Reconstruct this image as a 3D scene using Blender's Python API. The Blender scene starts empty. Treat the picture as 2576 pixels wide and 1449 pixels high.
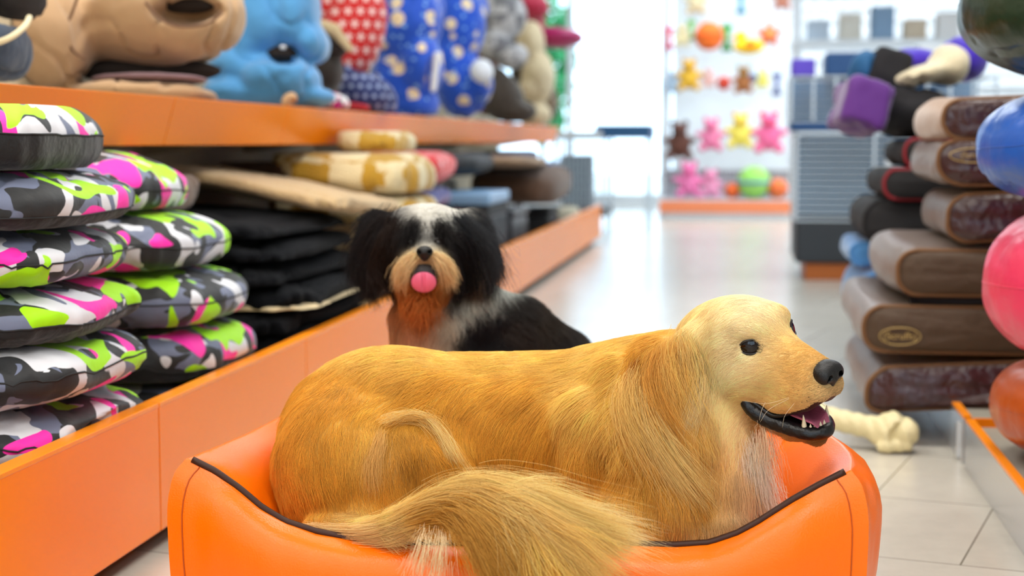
import bpy, math, random
import numpy as np
from mathutils import Vector, Matrix, noise as mnoise
from mathutils.kdtree import KDTree
SC = bpy.context.scene
C = SC.collection
PI = math.pi

# ---------------------------------------------------------------- camera
IW, IH, F = 2576.0, 1449.0, 4000.0
CX, CY = IW / 2, IH / 2
CAMZ = 0.70
PITCH = math.atan(369.5 / F)
YAW = math.atan(582 * math.cos(PITCH) / F)
cam_data = bpy.data.cameras.new('camera')
cam = bpy.data.objects.new('camera', cam_data); C.objects.link(cam)
cam.location = (0, 0, CAMZ)
cam.rotation_euler = (PI / 2 - PITCH, 0, YAW)
cam_data.sensor_width = 36.0
cam_data.lens = F / IW * 36.0
cam_data.clip_start = 0.05; cam_data.clip_end = 200
cam_data.dof.use_dof = True
cam_data.dof.focus_distance = 2.14
cam_data.dof.aperture_fstop = cam_data.lens / 1000 / 0.0158
SC.camera = cam

CR = np.array([math.cos(YAW), math.sin(YAW), 0.0])
CF = np.array([-math.sin(YAW) * math.cos(PITCH), math.cos(YAW) * math.cos(PITCH), -math.sin(PITCH)])
CU = np.cross(CR, CF)
CAM = np.array([0, 0, CAMZ])
RM = np.array([CR, CU, CF])            # rows: right, up, forward

def ray(px, py):
    return CF + (px - CX) / F * CR - (py - CY) / F * CU
def at(px, py, d):
    return CAM + d * ray(px, py)
def onX(px, py, X):
    r = ray(px, py); return CAM + r * (X / r[0])
def onY(px, py, Y):
    r = ray(px, py); return CAM + r * (Y / r[1])
def onZ(px, py, z):
    r = ray(px, py); return CAM + r * ((z - CAMZ) / r[2])
def cc(px, py, d):                     # measured point in axes turned like the viewer
    return np.array([(px - CX) * d / F, -(py - CY) * d / F, d])

# ---------------------------------------------------------------- daylight, exposure
SC.view_settings.view_transform = 'Standard'
SC.view_settings.look = 'None'
SC.view_settings.exposure = -0.02
SC.view_settings.gamma = 1.0
SC.view_settings.use_curve_mapping = False
world = bpy.data.worlds.new('daylight'); SC.world = world
world.use_nodes = True
bg = world.node_tree.nodes['Background']
bg.inputs[0].default_value = (0.60, 0.81, 1.0, 1)
bg.inputs[1].default_value = 4.0
SC.cycles.use_denoising = True
SC.cycles.max_bounces = 6
SC.cycles.diffuse_bounces = 3
SC.cycles.glossy_bounces = 3
SC.cycles.transmission_bounces = 6
SC.cycles.transparent_max_bounces = 8
SC.cycles.sample_clamp_indirect = 6.0
SC.cycles.caustics_reflective = False
SC.cycles.caustics_refractive = False

def area(name, loc, rot, sx, sy, power, col=(1, 1, 1), portal=False):
    l = bpy.data.lights.new(name, 'AREA'); l.shape = 'RECTANGLE'; l.size = sx; l.size_y = sy
    l.energy = power; l.color = col
    o = bpy.data.objects.new(name, l); C.objects.link(o)
    o.location = loc; o.rotation_euler = rot
    if portal: l.cycles.is_portal = True
    return o
# ceiling lamps (their fixtures are built with the ceiling)
LAMPS = [(-1.55, 0.6), (0.5, 0.6), (-1.55, 3.4), (0.5, 3.4), (-0.2, 6.6), (-0.2, 10.0), (2.2, 6.6), (2.2, 10.0), (0.5, -1.6), (-1.55, -1.6), (-0.6, 13.4), (1.0, 13.4), (2.6, 13.4), (0.4, 15.6), (2.2, 15.6)]  # rows beyond the aisle end are added to brighten toys and far wall
for (x, y) in LAMPS:
    area('lamp_light', (x, y, 2.93), (0, 0, 0), 1.2, 0.6, 47 if y < 5 else 38 if y < 12 else 52, (1.0, 0.96, 0.90) if y < 5 else (0.82, 0.92, 1.0))
# daylight that enters through the big opening at the far end and an added one behind the camera
area('daylight_portal', (-2.3, 16.9, 1.45), (-PI / 2, 0, 0), 3.0, 2.7, 1, portal=True)
area('daylight_portal', (0.2, -3.28, 1.55), (PI / 2, 0, 0), 4.8, 2.1, 1, portal=True)

# ---------------------------------------------------------------- materials
def lin(h):
    if isinstance(h, str):
        h = h.lstrip('#'); v = [int(h[i:i + 2], 16) / 255 for i in (0, 2, 4)]
    else: v = h
    return tuple((c / 12.92 if c <= 0.04045 else ((c + 0.055) / 1.055) ** 2.4) for c in v)
def L4(h): return (*lin(h), 1.0)
MATS = {}
class NT:
    """small node helper"""
    def __init__(s, m): s.t = m.node_tree; s.n = s.t.nodes; s.l = s.t.links
    def node(s, typ, **kw):
        n = s.n.new(typ)
        for k, v in kw.items():
            if k in n.inputs.keys() if isinstance(k, str) else False: n.inputs[k].default_value = v
            else: setattr(n, k, v)
        return n
    def link(s, a, b): s.l.new(a, b)
def mat(name, col, rough=0.6, metal=0.0, spec=0.5, sheen=0.0, bump=None, coat=0.0, trans=0.0, emit=None, es=1.0, alpha=1.0, vary=None):
    if name in MATS: return MATS[name]
    m = bpy.data.materials.new(name); m.use_nodes = True; MATS[name] = m
    t = NT(m); p = t.n['Principled BSDF']
    p.inputs['Base Color'].default_value = L4(col)
    p.inputs['Roughness'].default_value = rough
    p.inputs['Metallic'].default_value = metal
    p.inputs['Specular IOR Level'].default_value = spec
    p.inputs['Sheen Weight'].default_value = sheen
    p.inputs['Coat Weight'].default_value = coat
    p.inputs['Transmission Weight'].default_value = trans
    p.inputs['Alpha'].default_value = alpha
    if emit:
        p.inputs['Emission Color'].default_value = L4(emit); p.inputs['Emission Strength'].default_value = es
    tc = t.n.new('ShaderNodeTexCoord')
    if vary:                            # (scale, amount): mottled colour of the thing itself
        nz = t.n.new('ShaderNodeTexNoise'); nz.inputs['Scale'].default_value = vary[0]; nz.inputs['Detail'].default_value = 4
        t.link(tc.outputs['Object'], nz.inputs['Vector'])
        mx = t.n.new('ShaderNodeMix'); mx.data_type = 'RGBA'
        a = lin(col); k = vary[1]
        mx.inputs[6].default_value = (*[c * (1 - k) for c in a], 1); mx.inputs[7].default_value = (*[min(1, c * (1 + k)) for c in a], 1)
        t.link(nz.outputs['Fac'], mx.inputs[0]); t.link(mx.outputs[2], p.inputs['Base Color'])
    if bump:                            # (scale, strength)
        nz = t.n.new('ShaderNodeTexNoise'); nz.inputs['Scale'].default_value = bump[0]; nz.inputs['Detail'].default_value = 3
        t.link(tc.outputs['Object'], nz.inputs['Vector'])
        b = t.n.new('ShaderNodeBump'); b.inputs['Strength'].default_value = bump[1]; b.inputs['Distance'].default_value = 0.01
        t.link(nz.outputs['Fac'], b.inputs['Height']); t.link(b.outputs['Normal'], p.inputs['Normal'])
    return m

# ---------------------------------------------------------------- objects
def mesh_obj(name, V, Fc, m, parent=None, smooth=True, loc=None, mats=None, midx=None):
    """links ONE mesh object; V in world coordinates, stored relative to loc (or to the parent's place)"""
    V = np.asarray(V, float)
    if parent is not None: base = np.array(parent['_w']); off = np.zeros(3)
    else:
        base = np.array(loc) if loc is not None else np.array([(V[:, 0].min() + V[:, 0].max()) / 2, (V[:, 1].min() + V[:, 1].max()) / 2, V[:, 2].min()])
    me = bpy.data.meshes.new(name)
    if isinstance(Fc, np.ndarray):
        k = Fc.shape[1]
        a, b, c = V[Fc[:, 0]], V[Fc[:, 1]], V[Fc[:, 2]]; ctr = V.mean(0)
        vol = np.einsum('ij,ij->i', a - ctr, np.cross(b - ctr, c - ctr)).sum()
        if k == 4: d = V[Fc[:, 3]]; vol += np.einsum('ij,ij->i', a - ctr, np.cross(c - ctr, d - ctr)).sum()
        if vol < 0: Fc = Fc[:, ::-1]
        me.vertices.add(len(V)); me.vertices.foreach_set('co', (V - base).astype(np.float32).ravel())
        me.loops.add(Fc.size); me.loops.foreach_set('vertex_index', Fc.astype(np.int32).ravel())
        me.polygons.add(len(Fc)); me.polygons.foreach_set('loop_start', np.arange(0, Fc.size, k, dtype=np.int32))
        me.update(calc_edges=True); me.validate()
    else:
        me.from_pydata((V - base).tolist(), [], [list(f) for f in Fc]); me.update()
    o = bpy.data.objects.new(name, me); C.objects.link(o)
    for mm in (mats or [m]): me.materials.append(mm)
    if midx is not None: me.polygons.foreach_set('material_index', np.asarray(midx, np.int32))
    me.polygons.foreach_set('use_smooth', [smooth] * len(me.polygons))
    o['_w'] = [float(c) for c in base]
    if parent is not None: o.parent = parent
    else: o.location = base.tolist()
    if parent is not None:
        o['_w'] = list(parent['_w'])
    return o
def tag(o, label=None, cat=None, group=None, kind=None):
    if label: o['label'] = label
    if cat: o['category'] = cat
    if group: o['group'] = group
    if kind: o['kind'] = kind
    return o
def thing(name, label, cat, loc, group=None):
    o = bpy.data.objects.new(name, None); C.objects.link(o)
    o.empty_display_size = 0.05
    o.location = [float(c) for c in loc]; o['_w'] = [float(c) for c in loc]
    return tag(o, label, cat, group)
def recentre(o):
    """a nested part keeps its parent's frame"""
    return o

class MB:
    """collects shapes for one mesh"""
    def __init__(s): s.v = []; s.f = []; s.m = []
    def add(s, V, Fc, mi=0):
        n = len(s.v); s.v.extend([tuple(map(float, p)) for p in V]); s.f.extend([tuple(int(i) + n for i in f) for f in Fc]); s.m.extend([mi] * len(Fc)); return s
    def box(s, a, b, mi=0, R=None, o=None):
        x0, y0, z0 = a; x1, y1, z1 = b
        V = np.array([(x0, y0, z0), (x1, y0, z0), (x1, y1, z0), (x0, y1, z0), (x0, y0, z1), (x1, y0, z1), (x1, y1, z1), (x0, y1, z1)], float)
        if R is not None: V = (V - o) @ np.array(R).T + o
        return s.add(V, [(0, 3, 2, 1), (4, 5, 6, 7), (0, 1, 5, 4), (1, 2, 6, 5), (2, 3, 7, 6), (3, 0, 4, 7)], mi)
    def tube(s, pts, r, n=10, mi=0, cap=True):
        V, Fc = tube(pts, r, n, cap); return s.add(V, Fc, mi)
    def build(s, name, m, parent=None, smooth=False, loc=None, mats=None, bevel=0):
        o = mesh_obj(name, s.v, s.f, m, parent, smooth, loc, mats, s.m if mats else None)
        if bevel:
            b = o.modifiers.new('bevel', 'BEVEL'); b.width = bevel; b.segments = 2; b.limit_method = 'ANGLE'
        return o
def tube(pts, r, n=10, cap=True, closed=False):
    P = np.array(pts, float); k = len(P)
    r = np.full(k, r) if np.isscalar(r) else np.array(r, float)
    if closed: T = np.roll(P, -1, 0) - np.roll(P, 1, 0)
    else: T = np.gradient(P, axis=0)
    T /= np.linalg.norm(T, axis=1)[:, None] + 1e-12
    up = np.array([0, 0, 1.0]) if abs(T[0][2]) < 0.9 else np.array([1.0, 0, 0])
    V = []; N = np.cross(T[0], up); N /= np.linalg.norm(N)
    a = np.linspace(0, 2 * PI, n, endpoint=False)
    for i in range(k):
        N = N - T[i] * N.dot(T[i]); N /= np.linalg.norm(N); B = np.cross(T[i], N)
        V.append(P[i] + r[i] * (np.cos(a)[:, None] * N + np.sin(a)[:, None] * B))
    V = np.concatenate(V); Fc = []
    for i in range(k if closed else k - 1):
        j = (i + 1) % k
        for q in range(n):
            q2 = (q + 1) % n
            Fc.append((i * n + q, i * n + q2, j * n + q2, j * n + q))
    if cap and not closed:
        Fc.append(tuple(range(n - 1, -1, -1))); Fc.append(tuple((k - 1) * n + q for q in range(n)))
    return V, Fc
def spline(pts, n=40):
    """Catmull-Rom through the points"""
    P = np.array(pts, float); P = np.vstack([2 * P[0] - P[1], P, 2 * P[-1] - P[-2]]); m = len(P) - 3
    out = []
    for t in np.linspace(0, m - 1e-6, n):
        i = int(t); u = t - i; a, b, c, d = P[i:i + 4]
        out.append(0.5 * ((2 * b) + (c - a) * u + (2 * a - 5 * b + 4 * c - d) * u * u + (3 * b - a - 3 * c + d) * u ** 3))
    return np.array(out)
def grid_faces(nu, nv, wrap_u=False, wrap_v=False):
    """faces of a (nu x nv) grid, vertex index = i*nv + j"""
    i = np.arange(nu if wrap_u else nu - 1); j = np.arange(nv if wrap_v else nv - 1)
    I, J = np.meshgrid(i, j, indexing='ij'); I2 = (I + 1) % nu; J2 = (J + 1) % nv
    return np.stack([I * nv + J, I2 * nv + J, I2 * nv + J2, I * nv + J2], -1).reshape(-1, 4)
def copy_tree(o, loc=None, rotz=None, parent=None):
    c = o.copy(); C.objects.link(c)
    if parent is not None: c.parent = parent
    if loc is not None: c.location = loc; c['_w'] = [float(q) for q in loc]
    if rotz is not None: c.rotation_euler = (0, 0, rotz)
    for ch in list(o.children): copy_tree(ch, parent=c)
    return c
def vnoise(P, scale, seed=0.0, octaves=2):
    """smooth value noise on an (n,3) array, about -1..1, vectorised"""
    P = np.asarray(P, float) * scale + seed * 17.13
    out = np.zeros(len(P)); amp = 1.0; tot = 0
    for o in range(octaves):
        Q = P * (2 ** o); I = np.floor(Q).astype(np.int64); f = Q - I; f = f * f * (3 - 2 * f)
        def h(i, j, k):
            n = (i * 73856093) ^ (j * 19349663) ^ (k * 83492791) ^ (o * 7919)
            n = (n ^ (n >> 13)) * 1274126177 & 0x7fffffff
            return (n % 65536) / 32768.0 - 1
        r = 0
        for a in (0, 1):
            for b in (0, 1):
                for c in (0, 1):
                    w = (f[:, 0] if a else 1 - f[:, 0]) * (f[:, 1] if b else 1 - f[:, 1]) * (f[:, 2] if c else 1 - f[:, 2])
                    r = r + w * h(I[:, 0] + a, I[:, 1] + b, I[:, 2] + c)
        out += amp * r; tot += amp; amp *= 0.5
    return out / tot
# ================================================================ THE SETTING
M_wall = mat('wall_paint', 'eaeef2', 0.8)
M_ceil = mat('ceiling_paint', 'f2f2ee', 0.9)
M_alu = mat('white_aluminium', 'e4e8ec', 0.35, 0.3)
M_glass = mat('clear_glass', 'ffffff', 0.02, trans=1.0)
MATS['clear_glass'].node_tree.nodes['Principled BSDF'].inputs['IOR'].default_value = 1.02
M_orange = mat('orange_lacquer', 'ff8a00', 0.25, spec=0.2)
M_orange_edge = mat('orange_edge', 'ff9410', 0.3, spec=.35)
M_white_wire = mat('white_wire', 'e6eef5', 0.35)

def floor_material():
    m = bpy.data.materials.new('stone_tiles'); m.use_nodes = True; t = NT(m); p = t.n['Principled BSDF']
    g = t.n.new('ShaderNodeNewGeometry')
    p0 = onZ(2500, 1275, 0); th = math.radians(15.2)
    ev = (math.sin(th), math.cos(th), 0); eu = (math.cos(th), -math.sin(th), 0)
    sub = t.n.new('ShaderNodeVectorMath'); sub.operation = 'SUBTRACT'; sub.inputs[1].default_value = p0.tolist()
    t.link(g.outputs['Position'], sub.inputs[0])
    comb = t.n.new('ShaderNodeCombineXYZ')
    for k, e in enumerate((eu, ev)):
        d = t.n.new('ShaderNodeVectorMath'); d.operation = 'DOT_PRODUCT'; d.inputs[1].default_value = e
        t.link(sub.outputs[0], d.inputs[0]); t.link(d.outputs['Value'], comb.inputs[k])
    br = t.n.new('ShaderNodeTexBrick'); br.offset = 0.5; br.offset_frequency = 2
    br.inputs['Scale'].default_value = 1.0; br.inputs['Brick Width'].default_value = 0.46; br.inputs['Row Height'].default_value = 0.46
    br.inputs['Mortar Size'].default_value = 0.0016; br.inputs['Mortar Smooth'].default_value = 0.1
    br.inputs['Color1'].default_value = L4('c9c4b8'); br.inputs['Color2'].default_value = L4('cfcabf'); br.inputs['Mortar'].default_value = L4('6f6a5c')
    t.link(comb.outputs[0], br.inputs['Vector'])
    nz = t.n.new('ShaderNodeTexNoise'); nz.inputs['Scale'].default_value = 9; nz.inputs['Detail'].default_value = 8; nz.inputs['Roughness'].default_value = 0.7
    t.link(g.outputs['Position'], nz.inputs['Vector'])
    mx = t.n.new('ShaderNodeMix'); mx.data_type = 'RGBA'; mx.blend_type = 'MULTIPLY'; mx.inputs[0].default_value = 1
    rp = t.n.new('ShaderNodeMapRange'); rp.inputs[1].default_value = 0.25; rp.inputs[2].default_value = 0.75; rp.inputs[3].default_value = 0.86; rp.inputs[4].default_value = 1.06
    t.link(nz.outputs['Fac'], rp.inputs[0]); t.link(br.outputs['Color'], mx.inputs[6]); t.link(rp.outputs[0], mx.inputs[7])
    t.link(mx.outputs[2], p.inputs['Base Color'])
    p.inputs['Roughness'].default_value = 0.24; p.inputs['Specular IOR Level'].default_value = 0.6
    b = t.n.new('ShaderNodeBump'); b.inputs['Strength'].default_value = 0.25; b.inputs['Distance'].default_value = 0.002; b.invert = True
    t.link(br.outputs['Fac'], b.inputs['Height']); t.link(b.outputs['Normal'], p.inputs['Normal'])
    return m
XL, XR, YF, YB, ZC = -4.0, 4.0, -3.3, 17.0, 3.0
def slab(name, a, b, m, label=None):
    o = MB().box(a, b).build(name, m); return tag(o, label, None, None, 'structure')
slab('floor', (XL, YF, -0.05), (XR, YB + 0.1, 0), floor_material())
slab('ceiling', (XL - .1, YF, ZC), (XR + .1, YB, ZC + .06), M_ceil)
slab('wall_left', (XL - .1, YF, 0), (XL, YB, ZC), M_wall)
slab('wall_right', (XR, YF, 0), (XR + .1, YB, ZC), M_wall)
wb = MB()                                   # far wall: only a sill, a lintel and piers round the glazing
wb.box((XL, YB, 0), (XR, YB + .1, .06)); wb.box((XL, YB, 2.75), (XR, YB + .1, ZC)); wb.box((XL, YB, 0), (-3.8, YB + .1, ZC)); wb.box((-.74, YB, .06), (XR, YB + .1, 2.75))
tag(wb.build('wall_back', M_wall), kind='structure')
def glazing(name, x0, x1, z0, z1, mull):
    o = MB().box((x0, YB + .045, z0), (x1, YB + .055, z1)).build(name, M_glass); tag(o, kind='structure')
    f = MB()
    for x in [x0, x1] + mull: f.box((x - .035, YB + .01, z0), (x + .035, YB + .09, z1))
    for z in (z0, z1): f.box((x0, YB + .01, z - .035), (x1, YB + .09, z + .035))
    f.build('window_frame', M_alu, o)
glazing('window_1', -3.75, -0.80, .10, 2.7, [-2.80, -1.84])
wf = MB(); wf.box((XL, YF - .1, 0), (-2.2, YF, ZC)); wf.box((2.6, YF - .1, 0), (XR, YF, ZC)); wf.box((-2.2, YF - .1, 0), (2.6, YF, .5)); wf.box((-2.2, YF - .1, 2.6), (2.6, YF, ZC))  # unseen wall behind the camera, put in to narrow the front daylight
tag(wf.build('wall_front_added', M_wall), kind='structure')
o = MB().box((-2.2, YF - .06, .5), (2.6, YF - .05, 2.6)).build('window_fill', M_glass); tag(o, kind='structure')  # unseen window, added to fill the front with soft daylight
f = MB()
for x in (-2.2, -.6, 1.0, 2.6): f.box((x - .03, YF - .09, .5), (x + .03, YF - .01, 2.6))
f.box((-2.2, YF - .09, .47), (2.6, YF - .01, .53)); f.box((-2.2, YF - .09, 2.57), (2.6, YF - .01, 2.63)); f.build('window_frame', M_alu, o)
for (x, y) in LAMPS:
    r = thing('ceiling_light', 'white rectangular lamp in the shop ceiling', 'ceiling light', (x, y, 2.94), 'ceiling lamps over the shop')
    MB().box((x - .64, y - .34, 2.945), (x + .64, y + .34, 3.0)).build('lamp_housing', M_alu, r)  # the farthest housings belong to the added lamps
# outdoors
M_pave = mat('pale_paving', 'd8d6cf', 0.9)
slab('ground', (-14, YB + .1, -0.1), (14, 34, -0.02), M_pave)
M_leaf = mat('bright_leaves', '2f9a55', 0.6, vary=(6, .35)); M_bark = mat('bark', '5a4632', 0.9)
def leaf_cloud(rng, c, r, n, s):
    U = rng.normal(size=(n, 3)); U /= np.linalg.norm(U, axis=1)[:, None]
    P = np.array(c) + U * np.array(r) * (rng.random(n)[:, None] ** 0.4)
    A = rng.normal(size=(n, 3)); A /= np.linalg.norm(A, axis=1)[:, None]
    B = np.cross(A, rng.normal(size=(n, 3))); B /= np.linalg.norm(B, axis=1)[:, None]
    V = np.stack([P - A * s, P + B * s * .45, P + A * s, P - B * s * .45], 1).reshape(-1, 3)
    return V, np.arange(4 * n).reshape(-1, 4)
rng = np.random.default_rng(5)
for i, (x, y, h, lab) in enumerate([(-2.45, 19.6, 2.6, 'leafy green shrub outside the glass, directly left of the white glare'), (-3.6, 20.6, 3.0, 'leafy green shrub outside the glass, farthest left behind the gondola')]):
    r = thing('outdoor_shrub', lab, 'shrub', (x, y, .47))
    V, Fc = leaf_cloud(rng, (x, y, h * .62), (.42, .5, h * .38), 1500, .075)
    mesh_obj('foliage', V, Fc, M_leaf, r, False)
    MB().tube([(x, y, .472), (x + .03, y, h * .35), (x - .02, y, h * .75)], [.035, .03, .015], 8).build('stem', M_bark, r)
    V, Fc = tube([(x, y, -.02), (x, y, .42), (x, y, .46)], [.22, .30, .31], 20)
    pl = mesh_obj('plant_pot', V, Fc, mat('blue_pot', '2d5c86', .5), None, True)
    tag(pl, 'blue round pot holding the shrub outside ' + ('next to the glare' if i == 0 else 'farthest left'), 'plant pot')

# ================================================================ LEFT GONDOLA (shelving along the aisle)
FX, UX, BX = -0.978, -1.285, -1.72          # lower front, upper front, back panel
ZL, ZU0, ZU1 = 0.253, 0.690, 0.800
seamA, seamB = onX(433, 310, UX)[1], onX(722, 310, UX)[1]
PIT = seamB - seamA
YEND = onX(1512, 590, FX)[1]
M_cream = mat('cream_panel', 'd8ccb0', 0.6); M_deck = mat('deck_steel', 'bfb9ac', 0.45)
M_black_gap = mat('dark_kick', '1c1a18', 0.7)
edges = []
y = seamA
while y > 0.9: y -= PIT
while y < YEND - .2: edges.append(y); y += PIT
edges.append(YEND)
print('gondola', seamA, PIT, YEND, len(edges))
for i in range(len(edges) - 1):
    y0, y1 = edges[i] + .002, edges[i + 1] - .002
    nth = ['at the left picture edge', 'behind the camouflage cushions', 'behind the second camouflage stack', 'holding the black fleece mats', 'behind the small dog', 'holding the plush cushions', 'holding the dark carriers', 'near its far end', 'at the far end of the aisle', 'ninth from the near end', 'next to last at the far end', 'at the very far end of the run', 'at the extreme end']
    r = thing('display_shelf', 'orange fronted two tier display shelf unit ' + nth[min(i, 11)], 'shelf unit', (FX - .3, (y0 + y1) / 2, 0))
    MB().box((BX + .03, y0, .10), (FX - .02, y1, .125)).build('base_deck', M_deck, r)
    b = MB(); b.box((FX - .018, y0, .035), (FX, y1, ZL)); b.box((FX - .03, y0, ZL - .004), (FX + .001, y1, ZL + .004), 1)
    b.build('base_fascia', M_orange, r, mats=[M_orange, M_orange_edge], bevel=.0015)
    MB().box((FX - .08, y0, 0), (FX - .06, y1, .10)).build('kick_plate', M_black_gap, r)
    MB().box((BX + .02, y0, ZU0 + .045), (UX - .01, y1, ZU0 + .07)).build('upper_deck', M_deck, r)
    b = MB()
    x0, x1 = UX - .022, UX + .010
    V = [(x0, y0, ZU0), (x0, y1, ZU0), (x1, y1, ZU1), (x1, y0, ZU1), (x0 - .016, y0, ZU0), (x0 - .016, y1, ZU0), (x1 - .016, y1, ZU1), (x1 - .016, y0, ZU1)]
    b.add(V, [(0, 1, 2, 3), (7, 6, 5, 4), (0, 4, 5, 1), (1, 5, 6, 2), (2, 6, 7, 3), (3, 7, 4, 0)])
    b.build('upper_fascia', M_orange, r, bevel=.0015)
    MB().box((BX, y0, 0), (BX + .02, y1, 1.9)).build('back_panel', M_cream, r)
    for yb in (y0 + .03, y1 - .03):
        q = MB(); V = [(BX + .02, yb - .012, ZU0 + .045), (UX - .06, yb - .012, ZU0 + .045), (UX - .06, yb - .012, ZU0 + .02), (BX + .02, yb - .012, ZU0 - .03)]
        V += [(a, b_ + .024, c) for a, b_, c in V]
        q.add(V, [(3, 2, 1, 0), (4, 5, 6, 7), (0, 1, 5, 4), (1, 2, 6, 5), (2, 3, 7, 6), (3, 0, 4, 7)]).build('shelf_bracket', M_cream, r)

# ================================================================ RIGHT LOW PLATFORMS
RX, RZ = 0.48, 0.103
ys = onX(2427, 1100, RX)[1]
M_silver = mat('silver_fascia', 'c9cdd2', 0.22, 0.55); M_deck2 = mat('grey_deck', '9c988c', 0.5, vary=(3, .06))
for (y0, y1, lab) in [(ys - 1.3, ys - .006, 'low silver fronted display platform at the right edge'), (ys + .03, ys + 1.45, 'low silver fronted platform under the stack of brown cushions'), (ys + 1.47, ys + 2.9, 'low silver fronted platform farther along the aisle behind the brown stack')]:
    r = thing('display_platform', lab, 'platform', (RX + .4, (y0 + y1) / 2, 0))
    MB().box((RX + .02, y0, .06), (RX + .85, y1, RZ - .012)).build('deck', M_deck2, r)
    b = MB(); b.box((RX, y0, 0), (RX + .016, y1, RZ - .003)); b.box((RX, y0, RZ - .003), (RX + .018, y1, RZ + .004), 1)
    b.build('fascia', M_silver, r, mats=[M_silver, M_orange_edge], bevel=.001)
    MB().box((RX + .016, y1 - .012, .02), (RX + .85, y1, RZ + .006)).build('end_divider', M_orange, r)
    MB().box((RX - .004, y0 + .05, .005), (RX, y0 + .07, RZ - .02)).build('price_strip', M_alu, r)
# ================================================================ BODIES: blended volumes turned into one continuous skin, then fur
def sm_min(a, b, k):
    h = np.clip(0.5 + 0.5 * (b - a) / k, 0, 1); return b * (1 - h) + a * h - k * h * (1 - h)
def sd_ell(P, c, r, R=None):
    Q = P - c
    if R is not None: Q = Q @ np.asarray(R).T
    r = np.asarray(r, float)
    k0 = np.sqrt(((Q / r) ** 2).sum(-1)); k1 = np.sqrt(((Q / (r * r)) ** 2).sum(-1)) + 1e-9
    return k0 * (k0 - 1) / k1
def sd_cone(P, a, b, ra, rb):
    a = np.asarray(a, float); b = np.asarray(b, float); d = b - a
    t = np.clip((P - a) @ d / d.dot(d), 0, 1)
    return np.sqrt(((P - a - t[..., None] * d) ** 2).sum(-1)) - (ra + (rb - ra) * t)
def rotz2(deg):
    a = math.radians(deg); return np.array([[math.cos(a), math.sin(a), 0], [-math.sin(a), math.cos(a), 0], [0, 0, 1]])
def field(P, prims, k0=0.02):
    """prims: ('e',c,r,R,k) / ('c',a,b,ra,rb,k) / ('-e',...) carve"""
    d = np.full(P.shape[:-1], 1.0)
    for q in prims:
        k = q[-1] if q[-1] else k0
        if q[0] in ('e', '-e'): s = sd_ell(P, q[1], q[2], q[3])
        elif q[0] == 'b':
            Q = np.abs((P - q[1]) @ np.asarray(q[3]).T) - np.array(q[2]) + .022; s = np.sqrt((np.maximum(Q, 0) ** 2).sum(-1)) + np.minimum(Q.max(-1), 0) - .022
        else: s = sd_cone(P, q[1], q[2], q[3], q[4])
        if q[0][0] == '-': d = -sm_min(-d, s, k)
        else: d = sm_min(d, s, k)
    return d
LASTGRID = []
def surface_nets(fn, xs, ys, zs):
    X, Y, Z = np.meshgrid(xs, ys, zs, indexing='ij')
    D = fn(np.stack([X, Y, Z], -1)); nx, ny, nz = D.shape
    LASTGRID[:] = [xs, ys, zs, D]
    S = D < 0
    cnt = np.zeros((nx - 1, ny - 1, nz - 1), np.int8)
    for a in (0, 1):
        for b in (0, 1):
            for c in (0, 1): cnt += S[a:nx - 1 + a, b:ny - 1 + b, c:nz - 1 + c]
    act = (cnt > 0) & (cnt < 8)
    I = np.argwhere(act); idx = np.full(act.shape, -1, np.int64); idx[act] = np.arange(len(I))
    acc = np.zeros((len(I), 3)); num = np.zeros(len(I))
    ax = [xs, ys, zs]; cor = [(a, b, c) for a in (0, 1) for b in (0, 1) for c in (0, 1)]
    for p in cor:
        for dim in range(3):
            if p[dim]: continue
            q = list(p); q[dim] = 1
            i0 = I + np.array(p); i1 = I + np.array(q)
            d0 = D[tuple(i0.T)]; d1 = D[tuple(i1.T)]; m = (d0 < 0) != (d1 < 0)
            t = np.where(m, d0 / np.where(m, d0 - d1, 1), 0)
            for e in range(3):
                a0 = ax[e][i0[:, e]]; a1 = ax[e][i1[:, e]]; acc[:, e] += np.where(m, a0 + (a1 - a0) * t, 0)
            num += m
    V = acc / num[:, None]; Fs = []
    for dim in range(3):
        o = [d for d in range(3) if d != dim]
        sl0 = [slice(None)] * 3; sl1 = [slice(None)] * 3; sl0[dim] = slice(0, -1); sl1[dim] = slice(1, None)
        cr = S[tuple(sl0)] != S[tuple(sl1)]; E = np.argwhere(cr)
        ok = (E[:, o[0]] > 0) & (E[:, o[1]] > 0) & (E[:, o[0]] < D.shape[o[0]] - 1) & (E[:, o[1]] < D.shape[o[1]] - 1); E = E[ok]
        q = []
        for (u, v) in ((0, 0), (1, 0), (1, 1), (0, 1)):
            e = E.copy(); e[:, o[0]] -= u; e[:, o[1]] -= v; q.append(idx[tuple(e.T)])
        Q = np.stack(q, 1); s = S[tuple(E.T)]
        if dim == 1: s = ~s
        Q[s] = Q[s][:, ::-1]; Fs.append(Q)
    return V, np.concatenate(Fs)
def grid_lookup(G, P):
    xs = G[:3]; D = G[3]; I, W = [], []
    for k in range(3):
        i = np.clip(np.searchsorted(xs[k], P[:, k]) - 1, 0, len(xs[k]) - 2); I.append(i); W.append(np.clip((P[:, k] - xs[k][i]) / (xs[k][i + 1] - xs[k][i]), 0, 1))
    out = 0
    for a in (0, 1):
        for b in (0, 1):
            for c in (0, 1):
                w = (W[0] if a else 1 - W[0]) * (W[1] if b else 1 - W[1]) * (W[2] if c else 1 - W[2]); out = out + w * D[I[0] + a, I[1] + b, I[2] + c]
    return out
def vnormals(fn, V, e=0.0008):
    g = np.stack([fn(V + e * np.eye(3)[i]) - fn(V - e * np.eye(3)[i]) for i in range(3)], 1)
    return g / (np.linalg.norm(g, axis=1)[:, None] + 1e-12)
def axis(parts):
    out = []
    for a, b, h in parts: out += list(np.arange(a, b - h * .5, h))
    out.append(parts[-1][1]); return np.array(out)
def cc2w(P): return CAM + np.asarray(P) @ RM
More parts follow.
